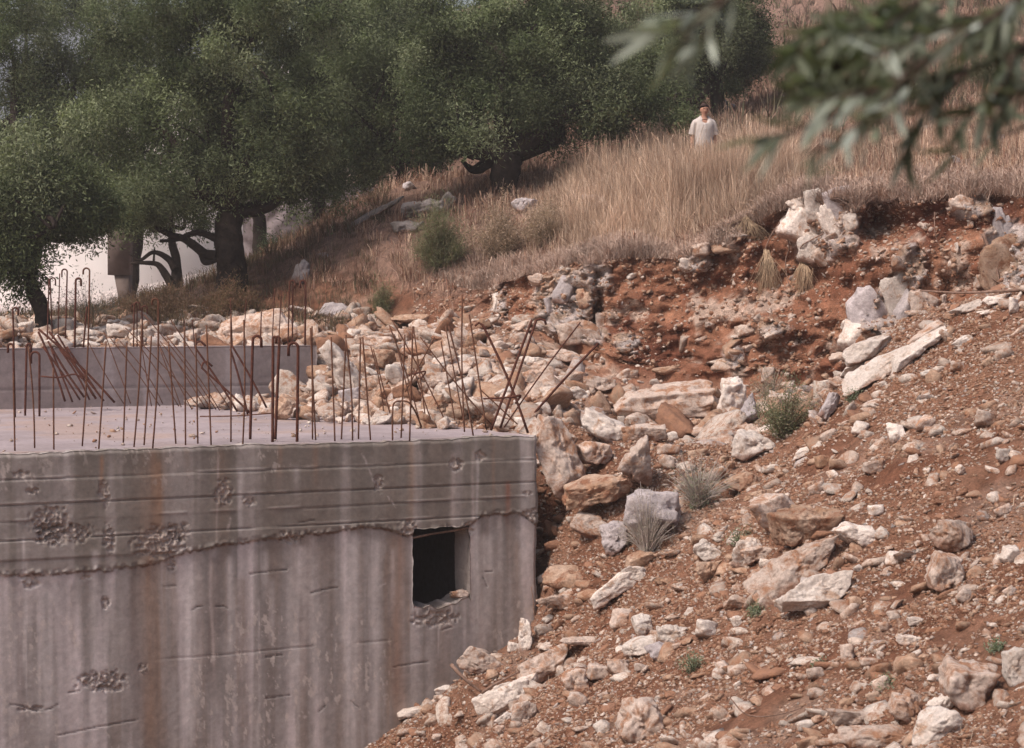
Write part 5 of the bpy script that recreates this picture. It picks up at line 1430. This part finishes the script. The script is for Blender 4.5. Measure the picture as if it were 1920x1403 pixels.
root("forked dark root above the long stick at the right", [(1832, 440), (1850, 480), (1866, 510), (1872, 535)], .03, 5)
root("second dark root branching from the forked one", [(1835, 508), (1850, 520), (1868, 530)], .02, 6)
root("thin root hanging across the left overhang", [(1370, 400), (1395, 425), (1420, 440), (1440, 438)], .010, 7)
# sticks
def stick(label, pts, D, r0, seed):
    P3 = [P(u, v, D + dd) for (u, v, dd) in pts]
    p = spline(P3, 5); v_, f_ = tube(p, np.linspace(r0, r0 * .5, len(p)), 7, .2, seed)
    return tag(build("stick", v_, f_, M_WOOD), label, "stick", "dry sticks")
stick("long dry stick poking out from the right edge in front of the red bank", [(1935, 543, 0), (1880, 546, 0), (1800, 549, .3), (1725, 545, .6)], 24.0, .022, 1)
h = slab_hit(880, 1290); Ds = h[0].y - .25
stick("dry stick slanting down right at the wall's foot", [(846, 1246, .1), (870, 1272, 0), (905, 1300, 0)], Ds, .022, 2)
stick("dry stick slanting up right at the wall's foot", [(903, 1300, 0), (930, 1282, 0), (985, 1254, .3)], Ds, .018, 3)
stick("thin upright twig against the wall's lower corner", [(1003, 1178, 0), (1000, 1130, 0), (996, 1100, .05)], 24.35, .008, 4)
h = slab_hit(1030, 1150)
stick("thin bent twig right of the wall's lower corner", [(1020, 1150, 0), (1030, 1130, 0), (1042, 1108, 0)], h[0].y - .2, .008, 5)
h = slab_hit(1480, 1330)
stick("thin pale twig arching over the gravel near the bottom", [(1370, 1310, -.2), (1400, 1340, -.3), (1450, 1342, -.3), (1510, 1325, -.1), (1535, 1308, 0)], h[0].y, .006, 6)

# ------------------------------------------------------------------ white building and pillar behind the olives
def boxm(x0, x1, y0, y1, z0, z1):
    v = np.array([(x, y, z) for z in (z0, z1) for (x, y) in ((x0, y0), (x1, y0), (x1, y1), (x0, y1))], float)
    return v, np.array([[3, 2, 1, 0], [4, 5, 6, 7], [0, 1, 5, 4], [1, 2, 6, 5], [2, 3, 7, 6], [3, 0, 4, 7]])
hs = empty("white_building"); tag(hs, "bright whitewashed building glimpsed under the left olive crowns", "building")
xa, xb = P(-260, 560, 62)[0], P(462, 560, 62)[0]
zg = P(100, 572, 62)[2]
v_, f_ = boxm(xa, xb, 62, 70, -2, 5.2); build("wall", v_, f_, M_WHITE, hs, shade=False)
v_, f_ = boxm(xa - .3, xb + .3, 61.7, 70.3, 5.204, 5.5); build("roof", v_, f_, M_PILLAR, hs, shade=False)
pl = empty("tapered_pillar"); tag(pl, "brown pillar tapering downward in front of the white building", "pillar")
D = 56
top = [P(214, 500, D), P(240, 500, D)]; bot = [P(224, 562, D), P(240, 562, D)]
zt2, zb2 = P(0, 440, D)[2], P(0, 575, D)[2]
x0t, x1t = P(207, 440, D)[0], P(241, 440, D)[0]; x0b, x1b = P(228, 575, D)[0], P(241, 575, D)[0]; xm = P(214, 516, D)[0]; zm = P(0, 516, D)[2]
vp = [(x0b, D, zb2 - .3), (x1b, D, zb2 - .3), (x1b, D + .5, zb2 - .3), (x0b, D + .5, zb2 - .3), (xm, D, zm), (x1t, D, zm), (x1t, D + .5, zm), (xm, D + .5, zm)]
bx = np.array([[3, 2, 1, 0], [4, 5, 6, 7], [0, 1, 5, 4], [1, 2, 6, 5], [2, 3, 7, 6], [3, 0, 4, 7]])
o = build("shaft", vp, bx, M_PILLAR, pl, shade=False)
v_, f_ = boxm(P(202, 440, D)[0], x1t + .003, D - .05, D + .55, zm + .002, zt2 + .8); build("capital", v_, f_, M_PILLAR, pl, shade=False)
gw = empty("stone_wall"); tag(gw, "mauve-grey rough stone wall right of the thick olive trunk", "wall")
xs_ = np.linspace(P(455, 480, 57)[0], P(700, 480, 57)[0], 60); zs_ = np.linspace(.5, P(0, 345, 57)[2], 40)
A, B = np.meshgrid(xs_, zs_); pp = np.stack([A.ravel(), A.ravel() * 0, B.ravel()], -1)
yy = 57 + .5 * fbm(pp * .8, 4, 150) + .12 * fbm(pp * 4, 3, 151)
yy2 = np.full(60, 59.0)
g = np.arange(2400).reshape(40, 60)
Vw = np.stack([A.ravel(), yy, B.ravel()], -1)
backv = Vw[g[-1]].copy(); backv[:, 1] = 59
fw = [np.stack([g[:-1, :-1], g[:-1, 1:], g[1:, 1:], g[1:, :-1]], -1).reshape(-1, 4), np.stack([g[-1][:-1], g[-1][1:], np.arange(2401, 2460), np.arange(2400, 2459)], -1)]
build("masonry", np.concatenate([Vw, backv]), np.concatenate(fw), M_GREYWALL, gw)

# ------------------------------------------------------------------ the man in the grass
def skin_obj(name, verts, edges, radii, mat, parent, sub=2, root_i=0):
    me = bpy.data.meshes.new(name); me.from_pydata([tuple(map(float, v)) for v in verts], edges, []); me.update()
    o = bpy.data.objects.new(name, me); COL.objects.link(o); o.parent = parent
    m = o.modifiers.new("skin", 'SKIN'); m.use_smooth_shade = True
    sv_ = me.skin_vertices[0].data
    for i, r in enumerate(radii):
        sv_[i].radius = (r, r) if not isinstance(r, tuple) else r
        sv_[i].use_root = (i == root_i)
    s = o.modifiers.new("sub", 'SUBSURF'); s.levels = sub; s.render_levels = sub
    me.materials.append(mat); return o
M_SKIN = simple("skin", (.36, .19, .135), (.46, .25, .18), 12, .6, 0)
M_SHIRT = simple("cream_shirt", (.48, .43, .41), (.58, .52, .50), 9, .9, .6, .02)
M_HAIR = simple("dark_hair", (.025, .014, .012), (.05, .028, .022), 30, .7)
M_TROUS = simple("dark_trousers", (.06, .05, .05), (.09, .075, .07), 9, .9)
DP = 38.0
man = empty("person"); foot = P(1320, 380, DP)
gz = ground(foot[0], DP)
hd = P(1320, 208, DP)                       # centre of the head
H0 = 1.76
gz = hd[2] - (H0 - .12)                      # soles level from head height
man.location = (float(hd[0]), DP, float(gz)); man.rotation_euler = (0, 0, math.radians(8))
tag(man, "man with dark hair in a pale short-sleeved shirt, waist-deep in the tall dry grass", "person")
bv, be, br_ = [], [], []
def bn(p, r, par=None):
    bv.append(p); br_.append(r)
    if par is not None: be.append((par, len(bv) - 1))
    return len(bv) - 1
pel = bn((0, 0, .95), (.15, .11)); wst = bn((0, .01, 1.10), (.135, .10), pel); ch = bn((0, 0, 1.32), (.165, .115), wst); nb0 = bn((0, -.01, 1.47), (.085, .085), ch); nk = bn((0, -.005, 1.53), (.055, .06), nb0)
jaw = bn((.008, -.03, 1.585), (.058, .068), nk); hd1 = bn((.008, -.015, 1.65), (.082, .095), jaw); hd2 = bn((.006, -.005, 1.71), (.075, .088), hd1)
nose = bn((.012, -.118, 1.635), (.013, .014), hd1)
for s in (-1, 1):
    sh = bn((s * .150, 0, 1.42), .055, ch); el = bn((s * .215, .03, 1.13), .040, sh); wr = bn((s * .25 + .0, -.07, .90), .028, el); pm = bn((s * .25, -.09, .83), (.036, .018), wr)
    for j, (dx, L) in enumerate([(-.03, .07), (-.01, .085), (.01, .08), (.03, .062)]):
        k1 = bn((s * .25 + dx * .3, -.10 + dx, .79 - .1 * L), .0095, pm); k2 = bn((s * .25 + dx * .3 - s * .01, -.10 + dx * 1.05, .79 - L * .7), .0085, k1); bn((s * .25 + dx * .3 - s * .025, -.10 + dx * 1.05, .79 - L), .007, k2)
    t1 = bn((s * .245, -.13, .83), .010, pm); bn((s * .235, -.145, .79), .008, t1)
    bn((s * .078 + .006, .0, 1.635), (.012, .02), hd1)
    hp = bn((s * .09, 0, .88), .095, pel); kn = bn((s * .10, -.02 * s, .48), .06, hp); an = bn((s * .10, .02, .09), .042, kn); bn((s * .11, -.12, .04), (.045, .03), an)
body = skin_obj("body", bv, be, br_, M_SKIN, man)
# tall straw in front of him hides him from the chest down
rg = np.random.default_rng(400); ng = 9000
gx, gy = rg.uniform(2.7, 4.5, ng), rg.uniform(35.4, 37.6, ng)
gzs = fB(gx, gy); tgt = np.array([P(1320, 264, y)[2] for y in gy])
gh = (tgt - gzs) * rg.uniform(.70, 1.10, ng) * (1 - .25 * np.abs(gx - 3.5))
blades("straw_clump", np.stack([gx, gy, gzs - .05], -1), gh, np.full(ng, .006), np.abs(rg.normal(0, .14, ng)), np.array(STRAW)[rg.integers(0, 5, ng)] * rg.uniform(.75, 1.15, (ng, 1)), "tallest straw standing right in front of the man", None, 401)
# shirt: torso loft with short sleeves and an open collar
def loft(rings, n=20):
    V = []
    for (cx_, cy_, cz_, rx, ry, tilt) in rings:
        a = np.linspace(0, 2 * np.pi, n, endpoint=False)
        V.append(np.stack([cx_ + rx * np.cos(a), cy_ + ry * np.sin(a), cz_ + tilt * np.cos(a)], -1))
    V = np.concatenate(V); m_ = len(rings); i = np.arange(m_ - 1)[:, None] * n; j = np.arange(n)[None]; j2 = (j + 1) % n
    return V, np.stack([i + j, i + j2, i + n + j2, i + n + j], -1).reshape(-1, 4)
mb = MB()
v_, f_ = loft([(0, 0, .86, .185, .135, 0), (0, 0, .98, .18, .135, 0), (0, .01, 1.10, .172, .13, 0), (0, 0, 1.22, .19, .14, 0), (0, 0, 1.32, .190, .140, 0), (0, .005, 1.39, .188, .125, 0), (0, .01, 1.435, .155, .10, 0), (0, .01, 1.468, .105, .085, 0), (0, .0, 1.49, .078, .078, 0)], 24)
v_ += (.008 * fbm(v_ * 9, 3, 160))[:, None]; v_[:, 2] += .055 * smooth(1.0, 1.3, v_[:, 2]); v_[:, 2] -= .13 * smooth(1.40, 1.52, v_[:, 2]) * (v_[:, 1] < 0) * np.exp(-(v_[:, 0] / .06) ** 2); mb.add(v_, f_)
for s in (-1, 1):
    p = spline([(s * .12, .005, 1.435), (s * .165, .0, 1.41), (s * .197, .015, 1.31), (s * .217, .025, 1.20)], 4)
    v_, f_ = tube(p, np.linspace(.062, .068, len(p)), 12, cap=False); mb.add(v_, f_)
shirt = mb.build("shirt", M_SHIRT, man)
v_, f_ = loft([(0, .006, 1.555, .076, .080, 0), (0, -.004, 1.520, .096, .095, 0)], 20)
v_[:, 2] -= .10 * smooth(.0, -.09, v_[:, 1]) * np.exp(-((np.abs(v_[:, 0])) / .09) ** 2)
keepf = np.array([abs(((k % 20) / 20 * 360) - 270) > 38 for k in range(len(f_))]); build("collar", v_, f_[keepf], M_SHIRT, shirt)
for k in range(5):
    bm_ = ICO[1]; build("button", bm_[0] * .008 + np.array([0, -.142, 1.40 - k * .1]), bm_[1], M_WHITE, shirt)
v_, f_ = loft([(0, 0, .80, .172, .13, 0), (0, 0, .95, .172, .13, 0), (0, 0, .99, .16, .125, 0)], 20); mt = MB(); mt.add(v_, f_)
for s in (-1, 1):
    v_, f_ = tube(spline([(s * .09, 0, .88), (s * .10, -.01, .5), (s * .10, .01, .08)], 5), np.linspace(.10, .065, 11), 14, cap=False); mt.add(v_, f_)
mt.build("trousers", M_TROUS, man)
v0, f0 = ICO[3]
keep_v = (v0[:, 2] > -.15 + .60 * smooth(.1, -.6, v0[:, 1]) ) | (v0[:, 1] > .35) & (v0[:, 2] > -.6)
ff = f0[keep_v[f0].all(1)]
hv = v0 * np.array([.095, .112, .106]) * c3(1 + .04 * fbm(v0 * 6, 3, 161)) + np.array([.006, -.006, 1.672])
build("hair", hv, ff, M_HAIR, man)
for s in (-1, 1):
    build("eye", ICO[2][0] * np.array([.011, .008, .007]) + np.array([.01 + s * .03, -.092, 1.655]), ICO[2][1], M_HAIR, man)
    build("eyebrow", ICO[2][0] * np.array([.018, .006, .004]) + np.array([.01 + s * .03, -.096, 1.675]), ICO[2][1], M_HAIR, man)
build("mouth", ICO[2][0] * np.array([.022, .006, .005]) + np.array([.01, -.098, 1.592]), ICO[2][1], simple("lips", (.2, .07, .05), (.24, .09, .07), 20), man)

# ------------------------------------------------------------------ out-of-focus olive branches close to the camera
M_NEAR = leaf_mat("near_olive_leaves", (1, 1, 1), (1.0, 1.2, .6), .2)
M_TWIG = simple("olive_twig", (.05, .035, .028), (.10, .07, .055), 60)
def near_branch(label, paths, seed, pal, gap=.012):
    o = empty("olive_branch"); tag(o, label, "branch", "olive branches hanging close to the camera")
    r_ = np.random.default_rng(seed); mt_ = MB(); LV, LF, LC, n = [], [], [], 0
    for (pts, D0, D1, r0) in paths:
        P3 = [P(u, v, mix(D0, D1, i / (len(pts) - 1))) for i, (u, v) in enumerate(pts)]
        p = spline(P3, 10); mt_.add(*tube(p, np.linspace(r0, .0010, len(p)), 7))
        L = np.concatenate([[0], np.cumsum(np.linalg.norm(np.diff(p, axis=0), axis=1))])
        for d in np.arange(.01, L[-1], gap):
            c = np.array([np.interp(d, L, p[:, k]) for k in range(3)]); c2 = np.array([np.interp(min(d + .01, L[-1]), L, p[:, k]) for k in range(3)])
            t = c2 - c; t = t / (np.linalg.norm(t) + 1e-9) if np.linalg.norm(t) > 1e-6 else np.array([-1., 0, -.3])
            for s in (0, 1):
                a = r_.uniform(0, 6.28); e1 = np.cross(t, [0, 1, .2]); e1 /= np.linalg.norm(e1) + 1e-9; e2 = np.cross(t, e1)
                o_ = math.cos(a) * e1 + math.sin(a) * e2
                dr = t * r_.uniform(.5, 1.0) + o_ * r_.uniform(.45, .9) + np.array([0, 0, -.22]); dr /= np.linalg.norm(dr)
                w_ = np.cross(dr, o_ + r_.normal(0, .4, 3)); w_ /= np.linalg.norm(w_) + 1e-9; nn = np.cross(dr, w_)
                Lf = r_.uniform(.038, .062); wf = Lf * r_.uniform(.13, .19); cu = r_.normal(0, .10)
                ts = np.array([0, .15, .4, .7, 1.0]); ws = np.array([.05, .6, 1, .75, .03]) * wf / 2
                mid_ = c + dr * (ts * Lf)[:, None] + nn * (cu * Lf * ts ** 2)[:, None]
                V = np.concatenate([mid_ - w_ * ws[:, None] + nn * (ws * .25)[:, None], mid_, mid_ + w_ * ws[:, None] + nn * (ws * .25)[:, None]])
                q_ = []
                for k in range(4):
                    q_ += [[k, 5 + k, 6 + k, k + 1], [5 + k, 10 + k, 11 + k, 6 + k]]
                LV.append(V); LF.append(np.array(q_) + n); n += 15
                cc = np.array(pal[r_.integers(len(pal))]) * r_.uniform(.8, 1.2); LC.append(np.tile(cc, (15, 1)))
    mt_.build("twig", M_TWIG, o)
    build("foliage", np.concatenate(LV), np.concatenate(LF), M_NEAR, o, np.concatenate(LC))
NP_ = [(.16, .18, .13), (.20, .225, .165), (.30, .33, .28), (.12, .135, .095), (.40, .44, .39)]
near_branch("out-of-focus olive branch drooping to the left, longest of the near ones",
            [([(1960, -40), (1850, 40), (1740, 110), (1640, 170), (1560, 215), (1480, 248), (1420, 258)], 2.15, 2.0, .004),
             ([(1700, 140), (1640, 210), (1570, 265), (1500, 290)], 2.08, 2.0, .0025), ([(1640, 170), (1570, 180), (1500, 190)], 2.05, 2.0, .002),
             ([(1740, 110), (1690, 180), (1640, 240)], 2.1, 2.05, .002), ([(1850, 40), (1760, 60), (1680, 90), (1620, 110)], 2.1, 2.0, .002)], 1, NP_, .016)
near_branch("out-of-focus olive branch across the upper right corner",
            [([(1980, 60), (1900, 100), (1820, 130), (1740, 150), (1650, 150), (1560, 160)], 2.3, 2.2, .005), ([(1820, 130), (1760, 190), (1710, 250), (1690, 305)], 2.25, 2.2, .003),
             ([(1900, 20), (1820, 30), (1720, 40), (1630, 30), (1550, 40)], 2.3, 2.2, .003), ([(1900, 100), (1880, 160), (1840, 200), (1790, 225)], 2.25, 2.2, .003),
             ([(1960, 150), (1900, 180), (1870, 215), (1850, 230)], 2.25, 2.2, .003), ([(1800, -20), (1740, 30), (1700, 90), (1660, 130)], 2.25, 2.15, .003), ([(1920, -20), (1880, 40), (1830, 90)], 2.25, 2.15, .003),
             ([(1700, -20), (1650, 20), (1600, 70), (1520, 100)], 2.25, 2.15, .003), ([(1960, 0), (1900, 10), (1860, 60), (1900, 130)], 2.3, 2.25, .003), ([(1760, -30), (1700, 20), (1640, 60), (1560, 60)], 2.2, 2.1, .003), ([(1720, 120), (1640, 120), (1560, 130), (1500, 160)], 2.2, 2.1, .002), ([(1650, 20), (1580, 40), (1520, 70), (1490, 110)], 2.2, 2.1, .002), ([(1640, 60), (1580, 110), (1540, 150)], 2.2, 2.1, .002)], 2, NP_[:2] + NP_[3:4] + NP_[:3], .0085)
near_branch("small out-of-focus olive sprig at the top edge, left of the other branches",
            [([(1420, -60), (1360, 0), (1310, 40), (1260, 60)], 1.95, 1.9, .003), ([(1400, -40), (1320, 15), (1250, 45), (1215, 60)], 1.95, 1.9, .003), ([(1330, 10), (1290, 70), (1250, 105)], 1.95, 1.9, .002), ([(1350, 10), (1320, 70), (1280, 100)], 1.95, 1.9, .002)], 3, NP_[1:3] + NP_[4:], .026)
near_branch("single drooping out-of-focus twig right of the dark ones",
            [([(1960, 220), (1890, 250), (1800, 280), (1770, 290)], 2.4, 2.4, .003)], 4, NP_[:2], .05)

# ------------------------------------------------------------------ haze volume added to lift the blacks and soften the trees
v_, f_ = boxm(-335, 335, -65, 425, -9, 72)
hz = bpy.data.materials.new("haze"); hz.use_nodes = True; hn = hz.node_tree
hn.nodes.remove(hn.nodes["Principled BSDF"])
pv_ = hn.nodes.new("ShaderNodeVolumePrincipled"); pv_.inputs["Color"].default_value = (.93, .88, .87, 1); pv_.inputs["Density"].default_value = 0.0011; pv_.inputs["Anisotropy"].default_value = 0.2
hn.links.new(pv_.outputs[0], hn.nodes["Material Output"].inputs["Volume"])
tag(build("haze", v_, f_, hz, shade=False), "thin warm haze added to the air to lift the blacks", kind="stuff")
sc.cycles.volume_max_steps = 16; sc.cycles.volume_step_rate = 10
